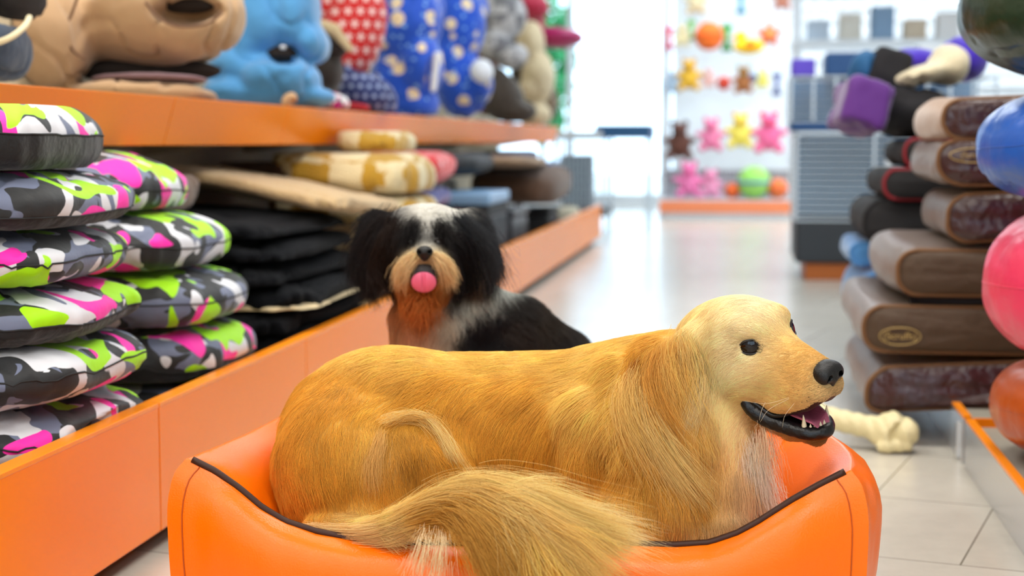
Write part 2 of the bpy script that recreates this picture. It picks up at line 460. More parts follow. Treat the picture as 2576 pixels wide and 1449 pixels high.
def w2px(P):
    Q = (P - CAM) @ RM.T; return np.stack([CX + F * Q[:, 0] / Q[:, 2], CY - F * Q[:, 1] / Q[:, 2]], 1)

def skin_material(name, rough=0.6):
    m = bpy.data.materials.new(name); m.use_nodes = True; t = NT(m); p = t.n['Principled BSDF']
    a = t.n.new('ShaderNodeVertexColor'); a.layer_name = 'Col'
    t.link(a.outputs['Color'], p.inputs['Base Color']); p.inputs['Roughness'].default_value = rough
    p.inputs['Specular IOR Level'].default_value = 0.3
    return m
def fur_material(name, rough=0.42):
    m = bpy.data.materials.new(name); m.use_nodes = True; t = NT(m); p = t.n['Principled BSDF']
    a = t.n.new('ShaderNodeAttribute'); a.attribute_name = 'tint'; a.attribute_type = 'GEOMETRY'
    t.link(a.outputs['Color'], p.inputs['Base Color'])
    p.inputs['Roughness'].default_value = rough; p.inputs['Specular IOR Level'].default_value = 0.2
    p.inputs['Subsurface Weight'].default_value = 0.0
    tr = t.n.new('ShaderNodeBsdfTranslucent'); t.link(a.outputs['Color'], tr.inputs['Color'])
    mx = t.n.new('ShaderNodeMixShader'); mx.inputs[0].default_value = 0.30
    out = t.n['Material Output']; t.link(p.outputs[0], mx.inputs[1]); t.link(tr.outputs[0], mx.inputs[2]); t.link(mx.outputs[0], out.inputs['Surface'])
    return m
def set_vcol(o, col):
    at_ = o.data.color_attributes.new('Col', 'FLOAT_COLOR', 'POINT')
    at_.data.foreach_set('color', np.concatenate([col, np.ones((len(col), 1))], 1).astype(np.float32).ravel())

class Fur:
    """guides placed on the skin; strands follow them"""
    def __init__(s, V, N, Fc, sigma):
        s.V, s.N, s.F = V, N, Fc; s.sig = sigma; s.grid = None; s.disp = None; s.g = []; s.strands = []; s.cols = []; s.rad = []
        px = np.stack([CX + F * V[:, 0] / V[:, 2], CY - F * V[:, 1] / V[:, 2]], 1); s.px = px
    def surf(s, x, y):
        """front-most skin point at a measured place"""
        d = np.hypot(s.px[:, 0] - x, s.px[:, 1] - y); r = max(12, d.min() + 6)
        m = np.where(d < r)[0]; return m[np.argmin(s.V[m, 2])]
    def guide(s, x, y, dx, dy, L, col, lift=0.25, dz=0.0):
        i = s.surf(x, y); v = np.array([dx, -dy, dz], float); v /= np.linalg.norm(v)
        s.g.append((s.V[i], v, L / 1000, lin(col), lift))
    def prep(s):
        s.gp = np.array([g[0] for g in s.g]); s.gd = np.array([g[1] for g in s.g]); s.gl = np.array([g[2] for g in s.g])
        s.gc = np.array([g[3] for g in s.g]); s.gf = np.array([g[4] for g in s.g])
    def interp(s, P):
        out = []
        for a in range(0, len(P), 20000):
            Q = P[a:a + 20000]; d2 = ((Q[:, None] - s.gp[None]) ** 2).sum(-1); d2 -= d2.min(1)[:, None]
            w = np.exp(-d2 / (2 * s.sig ** 2)); w /= w.sum(1)[:, None]
            out.append(np.concatenate([w @ s.gd, (w @ s.gl)[:, None], w @ s.gc, (w @ s.gf)[:, None]], 1))
        return np.concatenate(out)
    def grow(s, n, rng, keep=None, seg=6, rad=0.00016, gravity=0.25, wave=0.35, curl=0.0, density=None, dark=0.10):
        V, Fc, N = s.V, s.F, s.N
        T = np.concatenate([Fc[:, [0, 1, 2]], Fc[:, [0, 2, 3]]]) if Fc.shape[1] == 4 else Fc
        A, B, D = V[T[:, 0]], V[T[:, 1]], V[T[:, 2]]
        ar = np.linalg.norm(np.cross(B - A, D - A), axis=1) * 0.5
        nt = N[T].mean(1); facing = (nt * A).sum(1) / np.linalg.norm(A, axis=1)       # >0 turns away
        w = ar * np.where(facing < 0.25, 1.0, 0.3)
        if density is not None: w = w * density(A)
        ti = rng.choice(len(T), n, p=w / w.sum()); u = rng.random((n, 2)); f = u.sum(1) > 1; u[f] = 1 - u[f]
        P = A[ti] + u[:, :1] * (B - A)[ti] + u[:, 1:] * (D - A)[ti]
        Nn = N[T[ti, 0]] * (1 - u.sum(1))[:, None] + N[T[ti, 1]] * u[:, :1] + N[T[ti, 2]] * u[:, 1:]
        Nn /= np.linalg.norm(Nn, axis=1)[:, None]
        if keep is not None:
            k = keep(P, Nn); P, Nn = P[k], Nn[k]
        n = len(P); G = s.interp(P)
        d = G[:, :3].copy()
        jit = np.stack([vnoise(P, 38, 3 + q, 2) for q in range(3)], 1) * wave + np.stack([vnoise(P, 170, 9 + q, 1) for q in range(3)], 1) * wave * .55 + rng.normal(size=(n, 3)) * .07
        d /= np.linalg.norm(d, axis=1)[:, None] + 1e-9
        d += jit; d -= Nn * (d * Nn).sum(1)[:, None]; d /= np.linalg.norm(d, axis=1)[:, None] + 1e-9
        L = G[:, 3] * (0.65 + 0.6 * rng.random(n)) * (1 + .25 * vnoise(P, 60, 31, 1)); lift = G[:, 7] * (0.7 + 0.6 * rng.random(n))
        t = np.linspace(0, 1, seg)
        ph = vnoise(P, 90, 50, 1) * 6
        side = np.cross(Nn, d)
        dn = np.array([0, -1.0, 0])
        pts = P[:, None] - Nn[:, None] * np.minimum(.001, .06 * L)[:, None, None] + (L[:, None] * t)[..., None] * d[:, None] + (L[:, None] * lift[:, None] * t * (1.2 - .75 * t))[..., None] * Nn[:, None]
        pts += (L[:, None] ** 1 * gravity * t ** 2 * np.clip(L[:, None] / .05, 0, 1))[..., None] * dn
        pts += (L[:, None] * (0.05 + curl) * np.sin(t * 7 + ph[:, None]) * t)[..., None] * side[:, None]
        if s.grid is not None:               # hair may not sink into the skin it lies on
            off = s.disp(P) if s.disp is not None else np.zeros(n)
            for _ in range(2):
                for q in range(1, seg):
                    dq = grid_lookup(s.grid, pts[:, q]) - off; want = .0006 + .10 * L * lift * t[q]
                    pts[:, q] += np.clip(want - dq, 0, .012)[:, None] * Nn
        col = G[:, 4:7] * (1 + .24 * vnoise(P, 60, 71, 2)[:, None]) * (1 + .13 * rng.normal(size=(n, 1)))
        col = np.clip(col, 0.003, 0.95)
        s.strands.append(pts); s.cols.append(col); s.rad.append(np.full(n, rad) * (0.7 + .6 * rng.random(n)))
        return s
    def lock(s, path, n, rng, col, spread=0.004, start=0.45, off=0.004, seg=10, rad=0.00018, dz=None, fan=1.0, frizz=.15):
        """a lock of long hair along a measured path [(px,py) or (px,py,depth)]"""
        pts = []
        for q in path:
            if len(q) == 3: pts.append(cc(*q))
            else:
                v = s.V[s.surf(q[0], q[1])]; z = v[2] - off; pts.append(cc(q[0], q[1], z))
        K = spline(pts, 60); tt = np.linspace(0, 1, 60)
        O = rng.normal(size=(n, 3)) * np.array([1, 1, .5]) * spread
        a = rng.random(n) ** 1.3 * start; b = np.minimum(1.0, a + .45 + .5 * rng.random(n))
        t = a[:, None] + (b - a)[:, None] * np.linspace(0, 1, seg)
        out = np.stack([np.interp(t, tt, K[:, q]) for q in range(3)], -1)
        gr = (0.75 + fan * .8 * t)[..., None]
        out = out + O[:, None] * gr + spread * frizz * np.sin(t * 14 + rng.random((n, 1)) * 6)[..., None] * rng.normal(size=(n, 1, 3))
        c = np.array(lin(col)) * (1 + .14 * rng.normal(size=(n, 1)))
        s.strands.append(out); s.cols.append(np.clip(c, .003, .95)); s.rad.append(np.full(n, rad) * (.7 + .6 * rng.random(n)))
        return s
    def build(s, name, m, parent, label=None):
        sizes = []; allp = []; allr = []; allc = []
        for P, c, r in zip(s.strands, s.cols, s.rad):
            n, k, _ = P.shape; sizes += [k] * n; allp.append(P.reshape(-1, 3))
            allr.append((r[:, None] * np.linspace(1, .22, k) ** .8).ravel()); allc.append(c)
        W = cc2w(np.concatenate(allp)) - np.array(parent['_w'])
        cu = bpy.data.hair_curves.new(name); cu.add_curves(sizes)
        cu.attributes['position'].data.foreach_set('vector', W.astype(np.float32).ravel())
        ra = cu.attributes.get('radius') or cu.attributes.new('radius', 'FLOAT', 'POINT')
        ra.data.foreach_set('value', np.concatenate(allr).astype(np.float32))
        cl = np.concatenate(allc); ca = cu.attributes.new('tint', 'FLOAT_COLOR', 'CURVE')
        ca.data.foreach_set('color', np.concatenate([cl, np.ones((len(cl), 1))], 1).astype(np.float32).ravel())
        cu.materials.append(m)
        o = bpy.data.objects.new(name, cu); C.objects.link(o); o.parent = parent
        if label: o['label'] = label
        print(name, len(sizes), 'strands')
        return o
def sdf_part(name, fn, lo, hi, h, m, parent, label=None, cols=None):
    V, Fc = surface_nets(fn, *[np.arange(lo[i], hi[i] + h, h) for i in range(3)])
    return V, Fc
# ================================================================ GOLDEN RETRIEVER
rng = np.random.default_rng(11)
S_ = lambda px, D: px * D / F
def E_(x, y, D, rx, ry, rz, ang=0, k=None):
    return ('e', cc(x, y, D), (S_(rx, D), S_(ry, D), rz), rotz2(ang), k)
def C_(x, y, D, ra, x2, y2, D2, rb, k=None):
    return ('c', cc(x, y, D), cc(x2, y2, D2), ra, rb, k)
HO = np.array([0.3288, -0.0991, 2.17])
HA = np.array([[0.59111, -0.14775, -0.79294], [-0.78871, -0.31174, -0.52987], [-0.16890, 0.93861, -0.30081]])   # forward, near side, up
HA[1] = HA[1] - HA[0] * HA[1].dot(HA[0]); HA[1] /= np.linalg.norm(HA[1]); HA[2] = HA[2] - HA[0] * HA[2].dot(HA[0]) - HA[1] * HA[2].dot(HA[1]); HA[2] /= np.linalg.norm(HA[2])
def hl(x, y, z): return HO + np.array([x, y, z]) @ HA
def HE(x, y, z, rx, ry, rz, k=.012, pit=0, sub=False):
    R = HA
    if pit:
        a = math.radians(pit); R = np.array([[math.cos(a), 0, math.sin(a)], [0, 1, 0], [-math.sin(a), 0, math.cos(a)]]) @ HA
    return ('-e' if sub else 'e', hl(x, y, z), (rx, ry, rz), R, k)
def HC(a, ra, b, rb, k=.012): return ('c', hl(*a), hl(*b), ra, rb, k)
body = [
    E_(985, 1085, 2.33, 270, 212, .125), E_(845, 1170, 2.25, 160, 185, .10), E_(1200, 1090, 2.35, 250, 202, .12),
    E_(1400, 1095, 2.34, 260, 212, .13), E_(1590, 1070, 2.30, 190, 200, .125), E_(1710, 1150, 2.24, 160, 190, .11),
    C_(1545, 1020, 2.33, .088, 1755, 945, 2.27, .066), C_(1690, 990, 2.27, .076, 1790, 1010, 2.22, .070),
    C_(1800, 1020, 2.22, .062, 1830, 1200, 2.17, .046), C_(1640, 1130, 2.19, .06, 1600, 1290, 2.16, .045),
    E_(1010, 1215, 2.22, 190, 140, .075), C_(1590, 1305, 2.15, .04, 1830, 1335, 2.12, .03), C_(1820, 1310, 2.20, .030, 1893, 1292, 2.17, .030, .01),
    C_(1150, 1310, 2.17, .038, 900, 1340, 2.17, .03), E_(1400, 1290, 2.24, 260, 80, .08),
    C_(1560, 940, 2.205, .030, 1600, 1080, 2.165, .038, .03), C_(1600, 1080, 2.165, .038, 1700, 1235, 2.125, .030, .03), C_(1660, 900, 2.19, .03, 1700, 1080, 2.15, .034, .03),
    # brow of the shoulder blade and a hollow in front of the thigh
    E_(1500, 1130, 2.20, 90, 150, .045, 18, .03), ('-e', cc(1045, 1150, 2.135), (S_(75, 2.1), S_(85, 2.1), .012), rotz2(0), .02),
]
tailp = [(800, 1330, 2.165), (900, 1345, 2.12), (980, 1325, 2.075), (1080, 1285, 2.03), (1180, 1262, 1.99), (1275, 1285, 1.95), (1345, 1345, 1.92), (1390, 1425, 1.905), (1420, 1500, 1.90)]
tr_ = [.022, .018, .017, .018, .020, .020, .016, .012, .008]
for i in range(len(tailp) - 1): body.append(C_(*tailp[i], tr_[i], *tailp[i + 1], tr_[i + 1], .012))
head = [
    HE(-.030, 0, .028, .082, .064, .055, .03), HE(-.005, 0, .050, .056, .05, .033, .02),
    HE(.022, .026, .060, .024, .020, .015, .012), HE(.022, -.026, .060, .024, .020, .015, .012),
    HE(.066, .026, -.034, .040, .0125, .0215, .010, 4), HE(.066, -.026, -.034, .040, .0125, .0215, .010, 4), HE(.100, .019, -.028, .024, .013, .0165, .010), HE(.100, -.019, -.028, .024, .013, .0165, .010),
    HC((.030, 0, .024), .034, (.118, 0, .002), .0265, .02), HE(.095, .013, -.012, .050, .022, .023, .012), HE(.095, -.013, -.012, .050, .022, .023, .012),
    HE(.045, .022, .008, .035, .024, .030, .014), HE(.043, -.020, .006, .034, .021, .028, .014),
    HE(.000, .036, -.004, .050, .030, .046, .02), HE(.000, -.036, -.004, .050, .030, .046, .02),
    HE(-.030, 0, -.045, .060, .052, .045, .03),
    HC((.005, .022, -.050), .022, (.075, .012, -.082), .014, .008), HC((.005, -.022, -.050), .022, (.075, -.012, -.082), .014, .008),
    HC((.060, 0, -.080), .016, (.103, 0, -.086), .0145, .008),
    HE(.055, 0, -.050, .060, .0155, .015, .005, 12, True),
    HE(.048, .043, .041, .016, .010, .012, .008, 0, True), HE(.054, -.044, .043, .016, .012, .012, .006, 0, True),
    # near ear and far ear flaps
    ('c', hl(-.048, .058, .040), hl(-.070, .082, -.020), .020, .026, .02), ('c', hl(-.070, .082, -.020), hl(-.066, .084, -.075), .026, .016, .015),
    ('c', hl(-.045, -.058, .045), hl(-.060, -.082, -.015), .016, .022, .02), ('c', hl(-.060, -.082, -.015), hl(-.055, -.084, -.07), .022, .014, .015),
]
gold_prims = body + head
gf = lambda P: field(P, gold_prims, .035)
gx = axis([(-.40, .19, .0052), (.19, .50, .0026)]); gy = axis([(-.42, -.235, .0052), (-.235, .02, .0026)]); gz = axis([(1.88, 2.50, .0052)])
gz = axis([(1.88, 2.03, .005), (2.03, 2.26, .003), (2.26, 2.52, .007)])
GV, GF = surface_nets(gf, gx, gy, gz); GGRID = list(LASTGRID)
GN = vnormals(gf, GV)
# skin is pushed by slow muscle waves so the coat is not perfectly smooth
away = 1 / (1 + np.exp(-(np.linalg.norm(GV - HO, axis=1) - .15) / .02))
GV = GV + GN * (vnoise(GV, 16, 2, 2) * .0045 * away)[:, None]
def mesh_normals(V, Fq):
    n = np.cross(V[Fq[:, 2]] - V[Fq[:, 0]], V[Fq[:, 3]] - V[Fq[:, 1]]); out = np.zeros_like(V)
    for k in range(4):
        for a in range(3): out[:, a] += np.bincount(Fq[:, k], n[:, a], len(V))
    return out / (np.linalg.norm(out, axis=1)[:, None] + 1e-12)
mn = mesh_normals(GV, GF); GN = mn * np.sign((mn * GN).sum(1))[:, None]
print('golden verts', len(GV))
gfur = Fur(GV, GN, GF, .022); gfur.grid = GGRID
gfur.disp = lambda P: vnoise(P, 16, 2, 2) * .0045 / (1 + np.exp(-(np.linalg.norm(P - HO, axis=1) - .15) / .02))
g = gfur.guide
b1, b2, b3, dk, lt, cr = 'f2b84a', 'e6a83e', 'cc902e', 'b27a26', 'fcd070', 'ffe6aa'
for q in [
    # rump and thigh
    (700, 1120, .15, 1, 22, b2), (700, 1220, .2, 1, 24, b2), (730, 1290, .5, 1, 28, b1), (760, 1060, .1, 1, 24, b2), (800, 1150, .1, 1, 24, b2), (800, 1250, .25, 1, 28, b1),
    (860, 1000, -.3, 1, 24, b2), (880, 1100, .1, 1, 26, b1), (870, 1200, .2, 1, 28, b2), (880, 1300, .5, .7, 32, lt), (960, 960, -.5, .8, 26, b1), (960, 1030, -.5, .6, 28, b1), (950, 1290, .8, .3, 34, lt),
    (940, 1120, -.2, 1, 26, lt), (940, 1210, .2, 1, 26, b2),
    # hollow in front of the thigh
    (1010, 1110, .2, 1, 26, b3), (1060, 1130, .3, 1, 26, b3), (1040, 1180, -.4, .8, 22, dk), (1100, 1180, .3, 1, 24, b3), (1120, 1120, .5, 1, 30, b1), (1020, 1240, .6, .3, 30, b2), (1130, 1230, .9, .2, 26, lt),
    # back and flank
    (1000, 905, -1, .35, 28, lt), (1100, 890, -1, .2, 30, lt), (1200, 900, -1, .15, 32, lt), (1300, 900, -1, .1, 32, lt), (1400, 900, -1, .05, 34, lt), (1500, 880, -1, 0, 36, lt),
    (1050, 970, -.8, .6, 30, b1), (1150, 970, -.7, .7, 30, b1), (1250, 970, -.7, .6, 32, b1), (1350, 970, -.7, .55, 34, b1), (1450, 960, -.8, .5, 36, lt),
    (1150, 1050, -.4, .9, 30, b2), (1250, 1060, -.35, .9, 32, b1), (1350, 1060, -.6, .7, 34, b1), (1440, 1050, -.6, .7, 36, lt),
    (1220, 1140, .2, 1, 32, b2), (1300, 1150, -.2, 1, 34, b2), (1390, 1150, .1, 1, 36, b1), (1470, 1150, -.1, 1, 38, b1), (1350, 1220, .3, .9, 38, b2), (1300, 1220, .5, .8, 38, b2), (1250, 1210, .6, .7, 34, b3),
    (1420, 1240, .2, 1, 40, lt), (1500, 1250, .0, 1, 42, b1), (1450, 1310, .7, .5, 45, cr), (1550, 1330, .6, .6, 45, lt),
    # shoulder, ruff
    (1560, 880, -1, .2, 34, lt), (1530, 950, -.9, .4, 38, lt), (1540, 1040, -.7, .6, 40, lt), (1560, 1120, -.5, .9, 42, lt), (1590, 1200, -.2, 1, 42, b2), (1650, 1290, 0, 1, 40, lt),
    (1620, 900, -.8, .5, 40, b1), (1620, 980, -.5, .85, 46, lt), (1640, 1060, -.25, 1, 50, b1), (1680, 1130, 0, 1, 54, lt), (1700, 1210, .15, 1, 54, b2), (1720, 1300, .1, 1, 50, cr),
    (1740, 1080, -.1, 1, 52, b2), (1790, 1130, .05, 1, 58, b1), (1790, 1230, .1, 1, 60, lt), (1850, 1120, .1, 1, 60, 'f0be80'), (1860, 1200, .15, 1, 66, 'f3cfa4'), (1880, 1260, .2, 1, 50, 'f5dcc0'),
    (1545, 1180, .1, 1, 36, b3), (1600, 1245, .1, 1, 38, dk), (1745, 1190, .1, 1, 52, b3), (1570, 1300, .5, .8, 40, b1),  # darker tints here paint the shadowed crease around the ruff
    (1800, 1310, .1, 1, 36, 'e8bd80'), (1893, 1292, .5, .8, 8, 'a88a58'), (1850, 1320, .6, .6, 10, '6b5636'),
    # tail
    (850, 1335, 1, -.1, 30, cr), (950, 1330, 1, -.3, 34, cr), (1050, 1290, 1, -.35, 44, lt), (1150, 1258, 1, .05, 70, cr), (1240, 1262, .9, .4, 95, cr), (1230, 1300, .7, .8, 95, lt), (1320, 1320, .7, .9, 100, lt), (1370, 1400, .4, 1, 90, b1), (1405, 1449, .3, 1, 80, b1),
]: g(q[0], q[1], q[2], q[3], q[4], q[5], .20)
# head
hd, hm, hw = 'ffe0a0', 'ffd284', 'fff0cc'
for q in [
    (2046, 905, -1, -.1, 3.5, '8e6c3a', .1), (2060, 893, -1, -.25, 3.2, 'e0b066', .1), (2010, 880, -1, -.3, 4.5, 'f6c468', .1), (1960, 870, -1, -.4, 6, 'fad07c', .12), (2030, 930, -1, .0, 5, 'fad07c', .12), (1980, 940, -1, .1, 8, 'fbd080', .12),
    (2000, 985, -1, .25, 8, hm, .15), (2060, 980, -1, .3, 6, 'f2d09a', .18), (2085, 1000, -.8, .5, 5, 'e0c8a0', .2), (1930, 960, -1, .35, 10, hd, .15), (1880, 950, -.9, .5, 12, hd, .15), (1900, 1000, -1, .3, 10, hm, .15),
    (1955, 830, -.5, -1, 7, hd, .12), (1930, 780, -.6, -.8, 9, hw, .12), (1985, 800, -.2, -1, 7, hd, .12), (1870, 770, -.9, -.5, 10, hw, .14), (1890, 830, -.9, -.5, 8, 'ffe8b0', .12), (1810, 780, -1, .1, 14, hd, .15),
    (1830, 850, -1, .1, 11, hw, .14), (1780, 830, -.9, .5, 18, hd, .16), (1850, 900, -1, .3, 10, hw, .12), (1820, 940, -.8, .7, 16, hw, .14), (1790, 900, -.6, .9, 24, hd, .15), (1890, 905, -1, .2, 6, hw, .1), (1930, 905, -1, .1, 7, 'fdd48c', .1),
    (1835, 1010, -.6, .9, 20, hd, .15), (1850, 1060, -.3, 1, 30, 'fbd498', .15), (1930, 1070, -.8, .6, 14, 'fcc884', .15), (1990, 1100, -.9, .5, 9, 'f0b870', .15), (2050, 1108, -.9, .4, 5, '8a6a40', .15), (1890, 1090, -.5, .9, 30, 'fcd0a0', .15),
    # ear
    (1720, 840, -.1, 1, 26, hd, .2), (1660, 860, -.5, .9, 30, b1, .2), (1610, 870, -.8, .6, 32, b1, .2), (1710, 900, .0, 1, 32, hm, .2), (1660, 930, -.2, 1, 34, b1, .2), (1740, 950, .15, 1, 34, hm, .2), (1700, 980, .05, 1, 36, b1, .2), (1680, 1040, .1, 1, 40, b1, .2), (1730, 1030, .2, 1, 40, hm, .2), (1770, 1000, .1, 1, 34, hd, .2),
]: g(*q)
gfur.prep()
def keep_gold(P, N):
    Q = (P - HO) @ HA.T; n = N @ HA.T
    k = np.ones(len(P), bool)
    for s in (1, -1): k &= ((Q - np.array([.044, s * .040, .041])) ** 2 / np.array([.014, .014, .0085]) ** 2).sum(1) > 1
    k &= ((Q - np.array([.138, 0, .009])) ** 2 / np.array([.0190, .0215, .0170]) ** 2).sum(1) > 1
    inm = (Q[:, 0] > .012) & (Q[:, 0] < .14) & (np.abs(Q[:, 1]) < .036) & (Q[:, 2] < -.005)
    k &= ~(inm & (n[:, 2] < -.55) & (Q[:, 2] > -.058)); k &= ~(inm & (n[:, 2] > .35) & (Q[:, 2] < -.045))
    return k
def dens(A):
    Q = (A - HO); return np.where(np.linalg.norm(Q, axis=1) < .17, 2.6, 1.0)
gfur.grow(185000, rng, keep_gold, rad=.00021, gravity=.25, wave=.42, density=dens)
# locks of long hair
LK = gfur.lock
LK([(955, 1062), (1010, 1046), (1065, 1052), (1110, 1095), (1140, 1150), (1175, 1205), (1215, 1250)], 230, rng, 'fbdc98', .0042, .9, .003, fan=1.5, frizz=.6, rad=.00016)
LK([(965, 1068), (1020, 1052), (1075, 1062), (1110, 1110)], 120, rng, 'e9bb68', .005, .6, .003, frizz=.5)
LK([(960, 1085), (950, 1130), (938, 1180), (940, 1230)], 260, rng, 'e8bd72', .006, .6, .005)
for (p, n, c, sp) in [
    ([(900, 1340, 2.095), (1020, 1310, 2.045), (1120, 1262, 2.005), (1210, 1245, 1.975), (1320, 1270, 1.95), (1440, 1320, 1.935), (1560, 1362, 1.93)], 2600, 'f3d48c', .009),
    ([(1000, 1320, 2.05), (1110, 1280, 1.995), (1220, 1275, 1.955), (1330, 1330, 1.915), (1430, 1400, 1.90), (1500, 1470, 1.895)], 2600, 'edc97e', .010),
    ([(1040, 1310, 2.02), (1140, 1290, 1.975), (1220, 1320, 1.925), (1290, 1390, 1.90), (1340, 1480, 1.89)], 2400, 'd9ac58', .009),
    ([(1060, 1320, 2.0), (1150, 1310, 1.95), (1210, 1370, 1.905), (1250, 1440, 1.89), (1275, 1500, 1.89)], 1500, 'c99744', .008),
    ([(1350, 1260, 1.99), (1420, 1300, 1.975), (1510, 1335, 1.965), (1600, 1372, 1.955)], 700, 'f5e0ac', .010),
    ([(1070, 1330, 1.975), (1062, 1370, 1.905), (1050, 1420, 1.895), (1045, 1446, 1.895)], 95, 'efdcb4', .0060),
    ([(1110, 1330, 1.97), (1108, 1370, 1.905), (1100, 1430, 1.895), (1092, 1475, 1.895)], 95, 'efdcb4', .0055),
    ([(760, 1325, 2.10), (860, 1345, 2.085), (960, 1345, 2.06), (1040, 1322, 2.03)], 900, 'f2cf94', .005),
]: LK(p, n, rng, c, sp, .65, fan=1.5, seg=12)
for (p, n, c, sp) in [
    ([(1722, 845), (1735, 900), (1742, 960), (1735, 1020)], 420, 'f8d48c', .008), ([(1700, 850), (1690, 910), (1700, 980), (1725, 1050)], 500, 'f2c26c', .010),
    ([(1752, 900), (1758, 950), (1752, 1010), (1730, 1080)], 300, 'f5dca6', .005), ([(1660, 880), (1640, 960), (1660, 1050), (1700, 1110)], 700, 'e0a850', .009),
    ([(1620, 980), (1640, 1080), (1700, 1180), (1760, 1260)], 900, 'f0cf8a', .010), ([(1600, 930), (1580, 1010), (1600, 1090), (1650, 1170)], 700, 'efc878', .010),
]: LK(p, n, rng, c, sp, .6, off=.010, fan=1.2)
LK([(1747, 890), (1750, 940), (1746, 1010)], 130, rng, '9a6428', .0035, .6, off=.004)  # dark strands paint the shading line down the ear's front edge
LK([(1610, 900), (1598, 960), (1618, 1030)], 260, rng, 'b87c34', .007, .6, off=.004)  # dark strands paint shade beneath the ear's back edge
for (x, c, n) in [(1790, 'efc07a', 500), (1830, 'f1caa0', 600), (1865, 'f6dcc4', 650), (1895, 'f8e4d2', 550), (1915, 'f8e6d6', 320)]:
    LK([(x - 5, 1110, 2.155), (x + 5, 1170, 2.135), (x + 12, 1225, 2.13), (x + 20, 1270, 2.13), (x + 35, 1292, 2.13)], n, rng, c, .008, .6, fan=1.2)
LK([(1920, 1080, 2.13), (1928, 1140, 2.13), (1925, 1200, 2.13)], 260, rng, 'f8d8b8', .008, .5, fan=1.2)

groot = thing('golden_retriever', 'golden retriever lying in the orange dog bed, mouth open, looking right', 'dog', onZ(1300, 1450, .10))
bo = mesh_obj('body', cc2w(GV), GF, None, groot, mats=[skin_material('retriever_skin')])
G_ = gfur.interp(GV)
col = G_[:, 4:7] * (.62 + .26 * (np.linalg.norm(GV - HO, axis=1) < .13))[:, None]  # skin darkened to paint in the shade of deep fur, less on the head
Q = (GV - HO) @ HA.T; nn = GN @ HA.T
inm = (Q[:, 0] > .008) & (Q[:, 0] < .15) & (np.abs(Q[:, 1]) < .045) & (((nn[:, 2] < -.5) & (Q[:, 2] > -.060) & (Q[:, 2] < -.012)) | ((nn[:, 2] > .35) & (Q[:, 2] < -.045)))
col[inm] = lin('2a1113')
eyz = np.zeros(len(GV), bool)
for s in (1, -1): eyz |= ((Q - np.array([.046, s * .040, .041])) ** 2 / np.array([.015, .014, .0095]) ** 2).sum(1) < 1
col[eyz] = lin('2a1c12')
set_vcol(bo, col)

# ---- whiskers and the dark points they grow from
def dots(px, col, L, r):
    out = []
    for x, y in px:
        i = gfur.surf(x, y); p = GV[i]; d = GN[i] * .5 + np.array([.3, -.2, 0]); out.append(p + np.linspace(0, 1, 4)[:, None] * d * L)
    gfur.strands.append(np.array(out)); gfur.cols.append(np.tile(np.array(lin(col)), (len(out), 1))); gfur.rad.append(np.full(len(out), r))
dots([(1986, 983), (1997, 983), (2012, 981), (2026, 982), (2041, 984), (1988, 999), (1998, 998), (2010, 998), (2023, 998), (2039, 997), (2005, 1012), (2020, 1012), (2006, 918), (2015, 920), (2022, 918), (2036, 915), (1975, 992), (2050, 970)], '2a1a10', .0035, .0007)
for (p0, p1, p2) in [((1985, 1000), (1930, 1015), (1872, 1009)), ((1985, 1003), (1935, 1030), (1912, 1062)), ((2000, 1012), (1975, 1045), (1968, 1075)), ((2060, 1010), (2085, 1030), (2100, 1050)), ((1925, 1012), (1915, 1035), (1910, 1058))]:
    K = spline([cc(*p0, 2.075), cc(*p1, 2.055), cc(*p2, 2.05)], 10); gfur.strands.append(K[None]); gfur.cols.append(np.array([lin('f4e6cc')])); gfur.rad.append(np.array([.00022]))
gfur.build('fur_coat', fur_material('golden_fur'), groot)
# ---- face details
M_nose = mat('black_nose', '0b0b0d', 0.36, spec=.35, bump=(900, .25)); M_lip = mat('black_lip', '121012', 0.36, spec=.35, bump=(200, .15))
M_tongue = mat('tongue_pink', 'bb5f80', 0.34, bump=(500, .2), vary=(60, .12)); M_tooth = mat('ivory_tooth', 'efe6cc', 0.25)
M_iris = mat('brown_eye', '150804', 0.05, spec=.35, coat=0); M_lid = mat('dark_eyelid', '17100c', 0.5)
def local_part(name, fn, lo, hi, h, m, label=None, parent=None):
    V, Fc = surface_nets(fn, *[np.arange(lo[i], hi[i] + h, h) for i in range(3)])
    o = mesh_obj(name, cc2w(HO + V @ HA), Fc, m, parent or groot)
    if label: o['label'] = label
    return o
def nose_f(P):
    d = field(P, [('e', (.135, 0, .012), (.017, .0205, .015), None, .006), ('e', (.140, .011, .010), (.0125, .0105, .0115), None, .004), ('e', (.140, -.011, .010), (.0125, .0105, .0115), None, .004),
                  ('c', (.146, 0, .004), (.138, 0, -.010), .006, .004, .005)])
    for s in (1, -1): d = np.maximum(d, -sd_cone(P, (.157, s * .0085, .0085), (.141, s * .0115, .0100), .0045, .0030)); d = np.maximum(d, -sd_cone(P, (.152, s * .012, .007), (.141, s * .0175, .004), .0022, .0014))
    d = np.maximum(d, -sd_cone(P, (.156, 0, .008), (.150, 0, -.004), .0011, .0011))
    return d
local_part('nose', nose_f, (.11, -.028, -.02), (.162, .028, .034), .0010, M_nose, 'black leathery nose')
def along(path, n=40): return spline(path, n)
lipc = along([(.022, .047, -.028), (.032, .045, -.046), (.052, .036, -.062), (.082, .028, -.070), (.108, .018, -.0755), (.121, 0, -.077), (.108, -.018, -.0755), (.082, -.028, -.070), (.052, -.036, -.062), (.032, -.045, -.046), (.022, -.047, -.028)], 70)
lr = np.interp(np.linspace(0, 1, 70), [0, .06, .15, .5, .85, .94, 1], [.004, .008, .0098, .0085, .0098, .008, .004])
